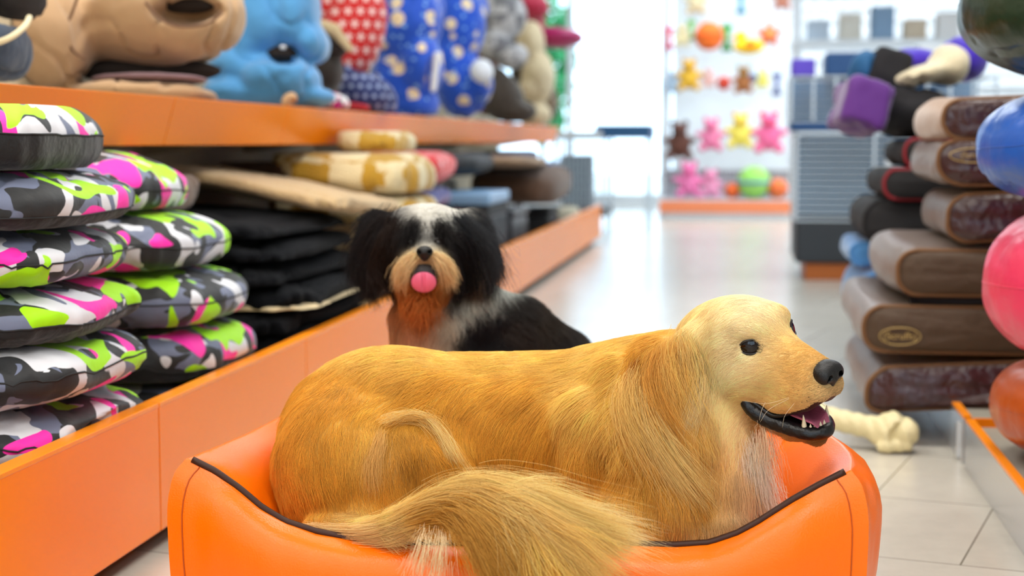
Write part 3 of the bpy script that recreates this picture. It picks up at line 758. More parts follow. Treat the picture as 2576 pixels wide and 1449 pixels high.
def lip_f(P):
    d = np.full(P.shape[:-1], 1.0)
    for i in range(0, 69, 2):
        j = min(i + 2, 69); d = sm_min(d, sd_cone(P, lipc[i], lipc[j], lr[i], lr[j]), .003)
    return d + .0003 * np.sin(P[..., 0] * 420) * np.sin(P[..., 2] * 300)
local_part('lower_lip', lip_f, (.005, -.062, -.10), (.13, .062, -.012), .0018, M_lip, 'wet black lower lip')
upl = along([(.022, .046, -.024), (.040, .0405, -.041), (.065, .036, -.0535), (.092, .028, -.0465), (.116, .015, -.036)], 30)
V, Fc = tube(upl, np.linspace(.0050, .0010, 30), 8); o = mesh_obj('upper_lip', cc2w(HO + V @ HA), np.array([f for f in Fc if len(f) == 4]), M_lip, groot)
V, Fc = tube(upl * [1, -1, 1], np.linspace(.0050, .0010, 30), 8); mesh_obj('upper_lip', cc2w(HO + V @ HA), np.array([f for f in Fc if len(f) == 4]), M_lip, groot)
def tongue_f(P):
    x = P[..., 0]; Q = P.copy()
    Q[..., 2] = P[..., 2] - (-.050 - .17 * (x - .04) - np.clip(x - .112, 0, 1) ** 1.2 * 1.6) - .0045 * np.cos(np.clip(P[..., 1] / .024, -1, 1) * PI) * -1
    d = sd_ell(Q, (.078, .000, 0), (.049, .0235, .0048))
    return d
local_part('tongue', tongue_f, (.025, -.032, -.11), (.140, .032, -.03), .0016, M_tongue, 'pink tongue resting over the lower teeth')
def tooth(x, y, z, h, r, lean=(0, 0)):
    P0 = np.array([x, y, z]); P = np.array([P0, P0 + [lean[0] * .4, lean[1] * .4, h * .45], P0 + [lean[0], lean[1], h]])
    V, Fc = tube(spline(P, 8), np.array([1, 1, .95, .85, .7, .5, .3, .08]) * r, 8)
    mesh_obj('tooth', cc2w(HO + V @ HA), Fc, M_tooth, groot)
tooth(.104, .0205, -.072, .0240, .0038, (.002, .001)); tooth(.106, -.0200, -.070, .0200, .0038, (.002, -.001))
for y in (.0035, .0105, .016, -.0035, -.0105, -.016): tooth(.1185 - abs(y) * .50, y, -.0725, .0105, .0030, (.001, 0))
tooth(.070, .030, -.068, .009, .003); tooth(.058, .034, -.060, .009, .0035)

def eye(parent, c, out, right, up_, a, b, r, bulge=.3, look=None, iris=None):
    """eyeball and lid ring; c centre of the opening, out outward axis"""
    out = np.array(out, float); out /= np.linalg.norm(out); right = right - out * np.dot(right, out); right /= np.linalg.norm(right); up_ = np.cross(right, out); 
    if up_[1] < 0: up_ = -up_
    cen = c - out * (r - a * bulge)
    th = np.linspace(0, PI, 17)[:, None]; ph = np.linspace(0, 2 * PI, 28, endpoint=False)[None]
    V = cen + r * ((np.sin(th) * np.cos(ph))[..., None] * right + (np.sin(th) * np.sin(ph))[..., None] * up_ + (np.cos(th) * np.ones_like(ph))[..., None] * out).reshape(-1, 3)
    e = mesh_obj('eyeball', cc2w(V), grid_faces(17, 28, False, True), M_iris, parent)
    t = np.linspace(0, 2 * PI, 36, endpoint=False); rings = []
    for q, (s_, h_) in enumerate([(.98, -.0015), (1.0, .0012), (1.12, .0022), (1.32, .0010), (1.5, -.003)]):
        sx, sy = a * (1 + (s_ - 1) * 1.1), b * (1 + (s_ - 1) * 1.2)
        u = sx * np.cos(t); v = sy * np.sin(t) * np.abs(np.sin(t)) ** .15
        # corner of the eye dips forward
        z = np.sqrt(np.clip(r * r - u * u - v * v, 0, None)) - r + a * bulge
        rings.append(c + u[:, None] * right + v[:, None] * up_ + (z + h_)[:, None] * out)
    mesh_obj('eyelid', cc2w(np.concatenate(rings)), grid_faces(5, 36, False, True), M_lid, parent)
for sgn in (1, -1):
    p = np.array([.044, .039, .042]) if sgn > 0 else np.array([.049, -.040, .044]); P = HO + p @ HA
    # find the skin along the outward axis
    outl = np.array([.74, sgn * .64, .14]); out = outl @ HA; out /= np.linalg.norm(out)
    tt = np.linspace(-.02, .03, 200); fv = gf(P + tt[:, None] * out); k = np.argmax(fv > 0); Sfc = P + tt[k] * out
    eye(groot, Sfc + out * (.0016 if sgn > 0 else .0018), out, HA[0] * 1.0 + HA[1] * -sgn * .6 + HA[2] * .10, HA[2], .0165, .0086, .0235, .30)
# ================================================================ SMALL BLACK AND WHITE DOG
rng = np.random.default_rng(21)
D0 = 2.86
def e2(x, y, D, rx, ry, rz, ang=0, k=None): return E_(x, y, D, rx, ry, rz, ang, k)
def ydep(D, z): return -( (CAMZ - z) / 1.0 * 1.0 )        # height under the viewer
def foot(x, D, z):                                        # point at height z above the floor below the measured column
    p = onZ(x, 1200, z); r = ray(x, 800); r[2] = 0; w = CAM + r * (D / (r @ CF)); w[2] = z
    return (w - CAM) @ RM.T
sm = [
    e2(1072, 598, 2.87, 118, 84, .075), e2(1070, 655, 2.86, 105, 95, .075), e2(1070, 660, 2.80, 62, 52, .055), e2(1030, 690, 2.795, 36, 60, .035), e2(1112, 690, 2.795, 36, 60, .035),
    e2(1066, 742, 2.82, 62, 40, .045, 0, .012), ('-e', cc(1066, 700, 2.775), (S_(31, 2.8), S_(26, 2.8), .034), rotz2(0), .008),
    e2(950, 600, 2.89, 42, 70, .030), e2(938, 660, 2.885, 42, 62, .026), e2(1182, 605, 2.89, 48, 75, .032), e2(1205, 665, 2.885, 42, 62, .028),
    e2(1085, 800, 2.90, 100, 90, .075), e2(1090, 900, 2.90, 105, 120, .085), e2(1190, 790, 2.95, 90, 80, .08), e2(1265, 888, 3.00, 148, 148, .11, 0), e2(1380, 930, 3.03, 120, 110, .10), e2(1200, 980, 2.98, 160, 140, .11),
    ('c', cc(1050, 980, 2.88), foot(1050, 2.86, .035), .045, .028, None), ('c', cc(1150, 990, 2.90), foot(1150, 2.88, .035), .045, .028, None),
    ('c', foot(1050, 2.86, .03), foot(1045, 2.80, .026), .028, .024, .01), ('c', foot(1150, 2.88, .03), foot(1148, 2.82, .026), .028, .024, .01),
    ('c', cc(1390, 1000, 3.04), foot(1400, 3.04, .06), .09, .06, None), ('c', foot(1400, 3.0, .035), foot(1300, 2.92, .030), .040, .028, None),
    ('c', foot(1420, 3.1, .05), foot(1530, 3.16, .05), .03, .015, None),
]
sf = lambda P: field(P, sm, .03)
SV, SF = surface_nets(sf, np.arange(-.32, .26, .006), np.arange(-.48, .20, .006), np.arange(2.70, 3.24, .007)); SGRID = list(LASTGRID)
SN = vnormals(sf, SV)
sfur = Fur(SV, SN, SF, .0125); sfur.grid = SGRID; g = sfur.guide
W1, BK, BB, TN, TD, OC = 'f1efe8', '1d1c1f', '2b2320', 'f6d498', 'e09c54', 'd88844'
for q in [
    (1070, 525, 0, -1, 16, W1, .4), (1040, 530, -.4, -1, 16, W1, .4), (1110, 530, .5, -.8, 18, W1, .4), (1078, 570, .1, -.6, 12, W1, .25), (1072, 600, 0, -.5, 6, W1, .15), (1140, 555, .8, .2, 20, 'cfd2d0', .3), (1130, 525, .6, -.4, 18, W1, .35),
    (1000, 540, -.6, .3, 20, '8f8d8c', .35), (985, 560, -.6, .8, 24, BK, .35), (1165, 560, .6, .6, 24, '55585c', .3),
    (1020, 575, -.3, .9, 10, BB, .2), (1035, 570, -.3, .9, 9, '1a1415', .2), (1040, 596, -.2, 1, 7, '191314', .15), (1022, 600, -.2, 1, 8, '191314', .15), (1105, 598, .2, 1, 7, '191314', .15), (1125, 600, .2, 1, 8, '191314', .15), (1112, 578, .3, .9, 8, '1a1415', .2), (1135, 585, .3, .9, 10, BB, .2), (1015, 612, -.3, 1, 9, '1c1516', .15), (1030, 585, -.3, 1, 9, '171112', .15), (1050, 590, -.1, 1, 6, '1d1718', .15), (1096, 590, .1, 1, 6, '1d1718', .15), (1118, 590, .3, 1, 9, '171112', .15), (1130, 612, .3, 1, 9, '1c1516', .15), (990, 590, -.4, 1, 16, '1c1716', .3), (1150, 600, .4, 1, 16, '1c1a1b', .3), (1010, 550, -.5, .6, 14, '3a3634', .3), (1040, 548, -.3, -.6, 12, 'b9b6b0', .3), (1150, 575, .5, .7, 18, '2c2c2e', .3), (1000, 620, -.3, 1, 14, '2d201a', .25), (1150, 630, .3, 1, 16, '221c1c', .25),
    (1060, 625, -.2, -.6, 4, W1, .2), (1080, 625, .2, -.6, 4, W1, .2), (1040, 625, -.8, .4, 14, 'f2dcae', .35), (1100, 625, .8, .4, 14, 'f2dcae', .35),
    (1030, 660, -.45, 1, 16, 'fae0b0', .30), (1108, 660, .45, 1, 16, 'fae0b0', .30), (1020, 700, -.2, 1, 13, 'f2c888', .25), (1120, 700, .2, 1, 13, 'f2c888', .25), (1050, 670, -.4, 1, 14, 'b98a50', .25), (1086, 670, .4, 1, 14, 'b98a50', .25),
    (1000, 690, -.1, 1, 15, TD, .25), (1145, 700, .1, 1, 16, '3a2a20', .25), (1066, 750, 0, 1, 26, OC, .3), (1040, 740, -.2, 1, 26, OC, .3), (1095, 745, .2, 1, 26, 'bf7a3c', .3), (1000, 760, -.1, 1, 28, OC, .3),
    (950, 560, -.6, .9, 34, BK, .4), (930, 620, -.45, 1, 38, BK, .4), (930, 680, -.1, 1, 34, BK, .35), (965, 650, .05, 1, 36, '231a18', .3), (960, 700, .1, 1, 34, '2a1d18', .3),
    (1190, 570, .6, .9, 34, '303236', .4), (1215, 630, .45, 1, 38, '24262a', .4), (1215, 690, .1, 1, 34, '2a2c30', .35), (1180, 650, 0, 1, 38, BK, .3), (1180, 710, 0, 1, 34, '4c4038', .3), (1150, 600, .3, 1, 30, '26262a', .3),
    (1000, 790, 0, 1, 24, 'c98a5c', .3), (992, 830, 0, 1, 24, 'cf9a70', .3), (1005, 745, 0, 1, 22, OC, .3), (1040, 800, 0, 1, 26, 'c98a5c', .35), (1090, 800, 0, 1, 26, 'd09a70', .35), (1020, 850, 0, 1, 26, 'd6a07c', .4), (1080, 860, 0, 1, 28, 'd9ab8a', .4), (1130, 800, .1, 1, 26, 'd0c6b4', .4), (1160, 770, .3, 1, 26, 'd2d6cf', .4), (1220, 740, .4, 1, 26, 'dadfd8', .4), (1120, 860, .1, 1, 28, 'c9b8a4', .4), (1180, 740, .3, 1, 26, 'd8dcd4', .4), (1150, 740, .3, 1, 26, '303033', .4),
    (1260, 720, .5, .6, 22, 'c3c8c3', .5), (1200, 830, .2, 1, 24, '222023', .7), (1170, 860, .1, 1, 22, '222022', .6), (1240, 780, .5, .7, 24, '222023', .7), (1290, 760, .6, .6, 24, '2c2725', .7), (1300, 830, .5, .8, 24, '342b27', .7), (1380, 820, .7, .6, 24, '383029', .7), (1250, 870, .3, 1, 24, '222023', .7), (1420, 870, .8, .6, 22, '2f2a28', .6), (1470, 900, .8, .6, 24, '3a3532', .6),
    (1100, 1000, 0, 1, 20, 'd9b091', .3), (1300, 1000, 0, 1, 20, BK, .3),
]: g(*q)
sfur.prep()
NS = cc(1068, 634, 2.728)
mouth_c = cc(1066, 702, 2.775)
def keep_small(P, N):
    k = (((P - NS) / np.array([.019, .016, .02])) ** 2).sum(1) > 1
    k &= ~((((P - mouth_c) / np.array([.027, .027, .05])) ** 2).sum(1) < 1)
    return k
sfur.grow(75000, rng, keep_small, rad=.00030, gravity=.35, wave=.60, seg=6, curl=.10)
# long ear, brow and moustache hair
for (p, n, c, sp) in [
    ([(1050, 640, 2.745), (1026, 660, 2.738), (1012, 686, 2.745), (1008, 714, 2.765)], 600, 'f6d8a8', .0055), ([(1088, 640, 2.745), (1112, 660, 2.738), (1126, 686, 2.745), (1132, 714, 2.765)], 600, 'f6d8a8', .0055),
    ([(1062, 738, 2.765), (1062, 762, 2.77), (1056, 792, 2.79)], 250, 'd98a48', .009),
    ([(985, 545), (950, 600), (925, 670), (935, 705)], 900, '2b2627', .012), ([(1000, 560), (980, 620), (970, 690), (985, 720)], 600, '2a1d18', .010), ([(960, 560), (915, 620), (905, 660), (915, 700)], 500, '19181b', .010),
    ([(1150, 545), (1190, 600), (1225, 660), (1235, 700)], 900, '3a3d42', .012), ([(1150, 590), (1175, 650), (1180, 710), (1175, 740)], 600, '1d1b1e', .010), ([(1190, 590), (1205, 660), (1200, 720), (1190, 745)], 250, '8a7a68', .006),
    ([(1050, 560), (1034, 580), (1022, 612)], 320, '171213', .008), ([(1100, 562), (1116, 582), (1128, 612)], 320, '171213', .008), ([(1060, 745), (1060, 775), (1055, 800)], 350, 'c97c3e', .012),
]: sfur.lock(p, n, rng, c, sp, .5, off=.012, fan=1.2, rad=.0003)
sroot = thing('shih_tzu_dog', 'small black, white and tan long haired dog sitting behind the retriever, tongue out', 'dog', onZ(1180, 1335, 0))
so = mesh_obj('body', cc2w(SV), SF, None, sroot, mats=[skin_material('small_dog_skin', .8)])
G_ = sfur.interp(SV); col = G_[:, 4:7] * .7  # skin tint darkened, shade between the hairs put into the colour
col[(((SV - mouth_c) / np.array([.026, .023, .05])) ** 2).sum(1) < 1] = lin('1c0c0c'); set_vcol(so, col)
sfur.build('fur_coat', fur_material('small_dog_fur', .5), sroot)
def part_cc(name, fn, c, e, h, m, root, label=None):
    V, Fc = surface_nets(fn, *[np.arange(c[i] - e[i], c[i] + e[i], h) for i in range(3)])
    o = mesh_obj(name, cc2w(V), Fc, m, root)
    if label: o['label'] = label
    return o
def sn(P):
    Q = P - NS
    d = sd_ell(Q, (0, 0, .001), (.0145, .0110, .013)); d = sm_min(d, sd_ell(Q, (0, -.008, .004), (.007, .008, .009)), .006)
    for s in (1, -1): d = np.maximum(d, -sd_cone(Q, (s * .008, -.001, -.016), (s * .009, 0, 0), .0032, .0028))
    return d
part_cc('nose', sn, NS, (.025, .03, .03), .0014, M_nose, sroot, 'black nose')
MC = cc(1066, 692, 2.750)
part_cc('mouth_shade', lambda P: sd_ell(P, MC, (S_(35, 2.77), S_(31, 2.77), .012)), MC, (.035, .035, .02), .0016, mat('dark_mouth', '1a0b0b', .6), sroot, 'dark open mouth')  # dark solid stands in for the shaded hollow of the mouth
TC = cc(1066, 710, 2.738)
def tg(P):
    Q = (P - TC).copy(); Q[..., 2] += .25 * Q[..., 1]; Q[..., 2] += -.004 * np.exp(-(Q[..., 0] / .003) ** 2)
    return sd_ell(Q, (0, 0, 0), (.0220, .0180, .008))
M_tongue2 = mat('rosy_tongue', 'e8688e', .4, bump=(300, .15))
part_cc('tongue', tg, TC, (.03, .03, .02), .0015, M_tongue2, sroot, 'pink tongue hanging out')
for sgn, x, y in ((1, 1030, 600), (-1, 1112, 602)):
    i = sfur.surf(x, y); eye(sroot, SV[i] + np.array([0, 0, -.0008]), np.array([-sgn * .25, 0.05, -1]), np.array([1., 0, 0]), np.array([0, 1., 0]), .0085, .0075, .0095, .4)
# ================================================================ ORANGE LEATHER DOG BED
M_leather = mat('orange_leather', 'ff7400', 0.30, spec=.30, bump=(420, .12)); M_pipe = mat('brown_piping', '3a1f14', 0.5, spec=.25)
M_leather.node_tree.nodes['Principled BSDF'].inputs['Coat Weight'].default_value = .06
M_leather.node_tree.nodes['Principled BSDF'].inputs['Coat Roughness'].default_value = .22
P_FL, P_FR, P_BL, P_BR = onZ(470, 1153, .285), onZ(2140, 1183, .280), onZ(812, 990, .285), onZ(2010, 1050, .27)
print('bed', P_FL, P_FR, P_BL, P_BR)
broot = thing('dog_bed', 'orange leather dog bed with dark brown piping under the golden retriever', 'dog bed', [*((P_FL + P_FR + P_BL + P_BR) / 4)[:2], 0])
pp = [(470, 1153), (540, 1187), (600, 1228), (660, 1278), (720, 1312), (800, 1338), (900, 1356), (1020, 1363), (1200, 1366), (1400, 1364), (1505, 1360), (1610, 1367), (1697, 1370), (1784, 1365), (1854, 1342), (1907, 1314), (1994, 1259), (2064, 1220), (2140, 1183)]
dv = (P_FR - P_FL)[:2]; ln = np.linalg.norm(dv); dv = dv / ln; nv = np.array([dv[1], -dv[0]])
fs, fz = [], []
for q in pp:
    r_ = ray(*q); t_ = ((P_FL[:2] - CAM[:2]) @ nv) / (r_[:2] @ nv); w_ = CAM + t_ * r_; fs.append(((w_ - P_FL)[:2] @ dv) / ln); fz.append(w_[2])
ctr_b = ((P_FL + P_FR + P_BL + P_BR) / 4)[:2]
def wall(A, B, zf, bow, cA, cB, sd, n=90, thick=1.0, nm_fold=False):
    """wall pillow from corner A to corner B; zf(s) height of the top seam; cA/cB outward mitre directions"""
    A2, B2 = A[:2], B[:2]; e = (B2 - A2) / np.linalg.norm(B2 - A2); no = np.array([e[1], -e[0]])
    if no @ ((A2 + B2) / 2 - ctr_b) < 0: no = -no
    ss = (1 - np.cos(np.linspace(0, PI, n))) / 2 * .35 + np.linspace(0, 1, n) * .65
    prof = [(-.030, .000), (.000, .004), (.014, .030), (.026, .075), (.036, .125), (.040, .62), (.040, .80), (.027, .93), (.008, .985), (0, 1.0), (-.008, .985), (-.030, .93), (-.060, .80), (-.088, .62), (-.105, .45), (-.112, .30), (-.105, .12), (-.09, .06), (-.06, .0)]
    V = []
    for s in ss:
        w = min(s, 1 - s); cw = min(1, w / .13); cw = cw * cw * (3 - 2 * cw); zt = zf(s)
        d = no.copy(); c = cA if s < .5 else cB
        d = c * (1 - cw) * .98 + no * cw
        base = A2 + (B2 - A2) * s + no * bow * math.sin(PI * s)
        pr_ = []
        for (o, z) in prof:
            zz = z if z < .126 and o > -.05 and (o, z) in prof[:5] else z * zt
            zz = min(zz, zt); oo = o * (thick if cw > .5 else 1)
            if o > 0: oo = o * (.62 + .38 * cw)
            else: oo = o * (.75 + .25 * cw)
            pr_.append((*(base + d * oo), zz))
        V.append(spline(pr_, 44))
    V = np.array(V); nu, nv_, _ = V.shape; P = V.reshape(-1, 3)
    # soft folds that run across the wall, stronger near the corners
    S = np.repeat(ss, nv_); W = np.minimum(S, 1 - S); amp = (.0060 if nm_fold else .0035) * np.exp(-(W / .22) ** 2) + .0012
    Q = P * np.array([1, 1, .35]); f = vnoise(Q * np.array([1, 1, 1]), 26, sd, 2)
    prof_t = np.tile(np.linspace(0, 1, nv_), nu); env = np.sin(PI * np.clip((prof_t - .02) / .96, 0, 1)) ** .5 * np.clip(np.abs(prof_t - .47) / .08, 0, 1) * np.clip(W / .02, 0, 1)
    nd = P[:, :2] - (A2 + (B2 - A2) * S[:, None]) ; 
    P[:, :2] += (no * (f * amp * env)[:, None]); P[:, 2] += f * amp * env * .6
    return V.reshape(nu, nv_, 3), P, grid_faces(nu, nv_, False, False), ss
def mit(A, B, Cn):
    a = (B[:2] - A[:2]) / np.linalg.norm(B[:2] - A[:2]); c = (Cn[:2] - A[:2]) / np.linalg.norm(Cn[:2] - A[:2]); d = -(a + c); return d / np.linalg.norm(d) * 1.18
mFL, mFR, mBL, mBR = mit(P_FL, P_FR, P_BL), mit(P_FR, P_FL, P_BR), mit(P_BL, P_FL, P_BR), mit(P_BR, P_FR, P_BL)
zfront = lambda s: float(np.interp(s, fs, fz))
zside = lambda a, b, dip: (lambda s: a + (b - a) * s - dip * math.sin(PI * s))
topi = 20
for (nm, A, B, zf, bow, ca, cb, sd, lab) in [
    ('front_wall', P_FL, P_FR, zfront, .012, mFL, mFR, 1, 'low dipping front wall'), ('side_wall', P_FL, P_BL, zside(.285, .285, .012), .012, mFL, mBL, 2, None),
    ('side_wall', P_FR, P_BR, zside(.28, .27, .006), .030, mFR, mBR, 3, None), ('back_wall', P_BL, P_BR, zside(.285, .27, .05), .01, mBL, mBR, 4, None)]:
    V, P, Fc, ss = wall(A, B, zf, bow, ca, cb, sd, nm_fold=nm == 'side_wall')
    o = mesh_obj(nm, P, Fc, M_leather, broot)
    if lab: o['label'] = lab
    if nm in ('front_wall', 'back_wall'):
        k = np.argmax(V[:, :, 2].mean(0)); line = P.reshape(V.shape)[:, k]; line = line + np.array([0, 0, .0015])
        Vt, Ft = tube(line[1:-1], .0046, 10); q = mesh_obj('piping', Vt, Ft, M_pipe, o, True); q['label'] = 'dark brown piping along the rim'
        k2 = 88 if True else 0
        for idx in (3, 86):
            sl = P.reshape(V.shape)[idx, 3:k - 1] + (np.array([*nv, 0]) * (.0006 if nm == 'front_wall' else -.0006))
            Vt, Ft = tube(sl, .0009, 6); mesh_obj('seam', Vt, Ft, mat('seam_thread', 'b84e06', .6), o, True)
# inner cushion
cA = ctr_b; n_ = 60
ang = np.linspace(0, 2 * PI, n_, endpoint=False)
c4 = [P[:2] * .86 + ctr_b * .14 for P in (P_FL, P_FR, P_BR, P_BL)]
def sq(u, v, z):   # bilinear in the bed's plan
    p = ((1 - u) * (1 - v))[:, None] * c4[0] + (u * (1 - v))[:, None] * c4[1] + (u * v)[:, None] * c4[2] + ((1 - u) * v)[:, None] * c4[3]
    return np.concatenate([p, z[:, None]], 1)
gu, gv_ = np.meshgrid(np.linspace(0, 1, 50), np.linspace(0, 1, 36), indexing='ij'); gu = gu.ravel(); gv_ = gv_.ravel()
edge = np.clip(np.minimum(np.minimum(gu, 1 - gu), np.minimum(gv_, 1 - gv_)) / .12, 0, 1)
top = sq(gu, gv_, .045 + .055 * np.sqrt(edge) + .004 * vnoise(np.stack([gu * 6, gv_ * 5, gu * 0], 1), 1, 2)); bot = sq(gu, gv_, np.full(len(gu), .012))
Fq = grid_faces(50, 36); mesh_obj('inner_cushion', np.concatenate([top, bot]), np.concatenate([Fq, Fq[:, ::-1] + len(top)]), M_leather, broot)

# ================================================================ RAWHIDE BONE
M_raw = mat('rawhide', 'e6dcae', 0.55, bump=(90, .3), vary=(12, .07))
DB = 3.60
def s_(px): return px * DB / F
kc = cc(2262, 1090, DB - .0); sh0 = cc(2215, 1080, DB + .01); sh1 = cc(2085, 1050, DB + .06); kc2 = cc(2035, 1042, DB + .08)
def bone_f(P):
    d = sd_cone(P, sh0, sh1, .026, .0255)
    d = sm_min(d, sd_ell(P, cc(2228, 1088, DB), (s_(34), s_(44), .04)), .02)
    d = sm_min(d, sd_ell(P, cc(2240, 1080, DB - .005), (s_(38), s_(48), .042), rotz2(-20)), .006)
    d = np.maximum(d, -sd_ell(P, cc(2268, 1094, DB - .045), (s_(30), s_(32), .022)))
    d = sm_min(d, sd_ell(P, cc(2276, 1085, DB - .012), (s_(36), s_(36), .040), rotz2(15)), .004)
    d = sm_min(d, sd_cone(P, cc(2225, 1120, DB - .025), cc(2280, 1118, DB - .03), .017, .015), .005)
    d = sm_min(d, sd_ell(P, kc2, (s_(46), s_(42), .045)), .02)
    d = sm_min(d, sd_ell(P, cc(2012, 1036, DB + .085), (s_(34), s_(28), .03)), .004)
    return d + .0012 * np.sin(P[..., 0] * 260 + P[..., 1] * 90)
BV, BF = surface_nets(bone_f, np.arange(.60, .94, .003), np.arange(-.42, -.20, .003), np.arange(DB - .10, DB + .17, .003))
W = cc2w(BV); W[:, 2] -= W[:, 2].min() - .001
tag(mesh_obj('rawhide_bone', W, BF, M_raw), 'cream knotted rawhide bone lying on the tiles behind the retriever\'s mouth', 'chew bone')
# ================================================================ SOFT GOODS
def camo(name, seed, cols, scale=9.0):
    """hard edged blobs, printed on the cloth"""
    m = bpy.data.materials.new(name); m.use_nodes = True; t = NT(m); p = t.n['Principled BSDF']
    tc = t.n.new('ShaderNodeTexCoord'); prev = None
    base = t.n.new('ShaderNodeRGB'); base.outputs[0].default_value = L4(cols[0][0]); prev = base.outputs[0]
    for i, (c, th, sc) in enumerate(cols[1:]):
        mp = t.n.new('ShaderNodeMapping'); mp.inputs['Location'].default_value = (seed * 3.7 + i * 5.1, i * 2.3 + seed, i * 7.7); t.link(tc.outputs['Object'], mp.inputs['Vector'])
        mp.inputs['Scale'].default_value = (1, 1, 1.25)
        nz = t.n.new('ShaderNodeTexNoise'); nz.inputs['Scale'].default_value = scale * sc; nz.inputs['Detail'].default_value = 0.0; nz.inputs['Distortion'].default_value = 1.1
        t.link(mp.outputs[0], nz.inputs['Vector'])
        gt = t.n.new('ShaderNodeMapRange'); gt.inputs[1].default_value = th; gt.inputs[2].default_value = th + .006; t.link(nz.outputs['Fac'], gt.inputs[0])
        mx = t.n.new('ShaderNodeMix'); mx.data_type = 'RGBA'; t.link(gt.outputs[0], mx.inputs[0]); t.link(prev, mx.inputs[6]); mx.inputs[7].default_value = L4(c); prev = mx.outputs[2]
    t.link(prev, p.inputs['Base Color']); p.inputs['Roughness'].default_value = .62; p.inputs['Specular IOR Level'].default_value = .35; p.inputs['Sheen Weight'].default_value = .1
    nz = t.n.new('ShaderNodeTexNoise'); nz.inputs['Scale'].default_value = 28; nz.inputs['Detail'].default_value = 5; t.link(tc.outputs['Object'], nz.inputs['Vector'])
    b = t.n.new('ShaderNodeBump'); b.inputs['Strength'].default_value = .35; b.inputs['Distance'].default_value = .008; t.link(nz.outputs['Fac'], b.inputs['Height']); t.link(b.outputs['Normal'], p.inputs['Normal'])
    return m
BKc, GYc, WHc, LMc, PKc = '25272a', '6c7590', 'dcdfe8', 'a8f000', 'ff2bb4'
camoA = [camo('pink_camo_cloth', s, [(BKc, 0, 1), (GYc, .51, 1.1), (BKc, .57, 1.4), (WHc, .565, 1.1), (PKc, .615, .9), (LMc, .685, .8)]) for s in (1, 2, 3)]
camoB = [camo('lime_camo_cloth', s, [(BKc, 0, 1), (GYc, .51, 1.0), (BKc, .60, 1.3), (WHc, .56, .95), (PKc, .69, .9), (LMc, .615, .85)]) for s in (4, 5, 6)]
M_blk = mat('black_cloth', '1a1a1c', .75, spec=.3, sheen=.2, bump=(40, .5))
def pillow(c, w, d, h, rz=0, e1=.76, e2=.55, seed=1, tilt=(0, 0), wr=.006, nu=96, nv=36, pinch=0.0, lump=.008):
    u = np.linspace(0, 2 * PI, nu, endpoint=False); v = np.linspace(-PI / 2, PI / 2, nv)
    U, Vv = np.meshgrid(u, v, indexing='ij'); sp = lambda a, e: np.sign(a) * np.abs(a) ** e
    cv = sp(np.cos(Vv), e1); X = cv * sp(np.cos(U), e2) * w / 2; Y = cv * sp(np.sin(U), e2) * d / 2; Z = sp(np.sin(Vv), e1) * h / 2
    P = np.stack([X, Y, Z], -1).reshape(-1, 3)
    rr = np.cos(Vv).ravel()
    A = np.stack([np.cos(U).ravel() * 3, np.sin(U).ravel() * 3, Z.ravel() * 4], 1)
    f = vnoise(A, 2.6, seed, 2); n2 = vnoise(P, 7, seed + 5, 2)
    k = 1 + wr / .05 * f * rr ** .5 * .25
    P[:, 0] *= k; P[:, 1] *= k
    P[:, 2] += lump * n2 - np.sign(P[:, 2]) * lump * .9 * np.exp(-(vnoise(P, 9, seed + 9, 2) / .05) ** 2)
    if pinch: P[:, 2] *= 1 - pinch * (np.abs(P[:, 0]) / (w / 2)) ** 4 * (np.abs(P[:, 1]) / (d / 2)) ** 4
    Rx = Matrix.Rotation(tilt[0], 3, 'X') @ Matrix.Rotation(tilt[1], 3, 'Y'); R = np.array(Matrix.Rotation(rz, 3, 'Z') @ Rx)
    lat = Vv.ravel()
    return P @ R.T + np.array(c), grid_faces(nu, nv, True, False), lat, U.ravel(), R
def pressed(V, slab):
    if slab is not None: V[:, 2] = np.clip(V[:, 2], slab[0] + .0012, slab[1] - .0012)
    if slab is not None and V[:, 0].mean() < -.9:
        lo = V[:, 2] < .264; V[lo, 0] = np.minimum(V[lo, 0], -1.012); V[:, 0] = np.maximum(V[:, 0], BX + .022)
    return V
def cushion(name, label, cat, group, c, w, d, h, m, black=None, seam=None, slab='own', plump=1.22, **kw):
    V, Fc, lat, U, R = pillow(c, w, d, h * (plump if slab == 'own' or slab is not None else 1), **kw)
    if slab == 'own': slab = (c[2] - h / 2, c[2] + h / 2)
    V = pressed(V, slab)
    mats = [m]; mi = None
    if black is not None:
        mats = [m, M_blk]; fl = lat[Fc].mean(1); mi = (fl < black).astype(int)
    base = np.array([c[0], c[1], V[:, 2].min()])
    o = mesh_obj(name, V, Fc, None, loc=base, mats=mats, midx=mi); tag(o, label, cat, group)
    if seam:
        nu = 96; nv = 36; j = int(nv * (0.5 + (black or 0) / PI)); idx = np.arange(nu) * nv + j
        Vt, Ft = tube(V[idx] * 1.0, seam[1], 6, closed=True); s = mesh_obj('seam_cord', Vt, np.array(Ft), seam[0], None, loc=base)
        s.parent = o; s.location = (0, 0, 0)
    return o
M_cord = mat('dark_seam', '101012', .7)
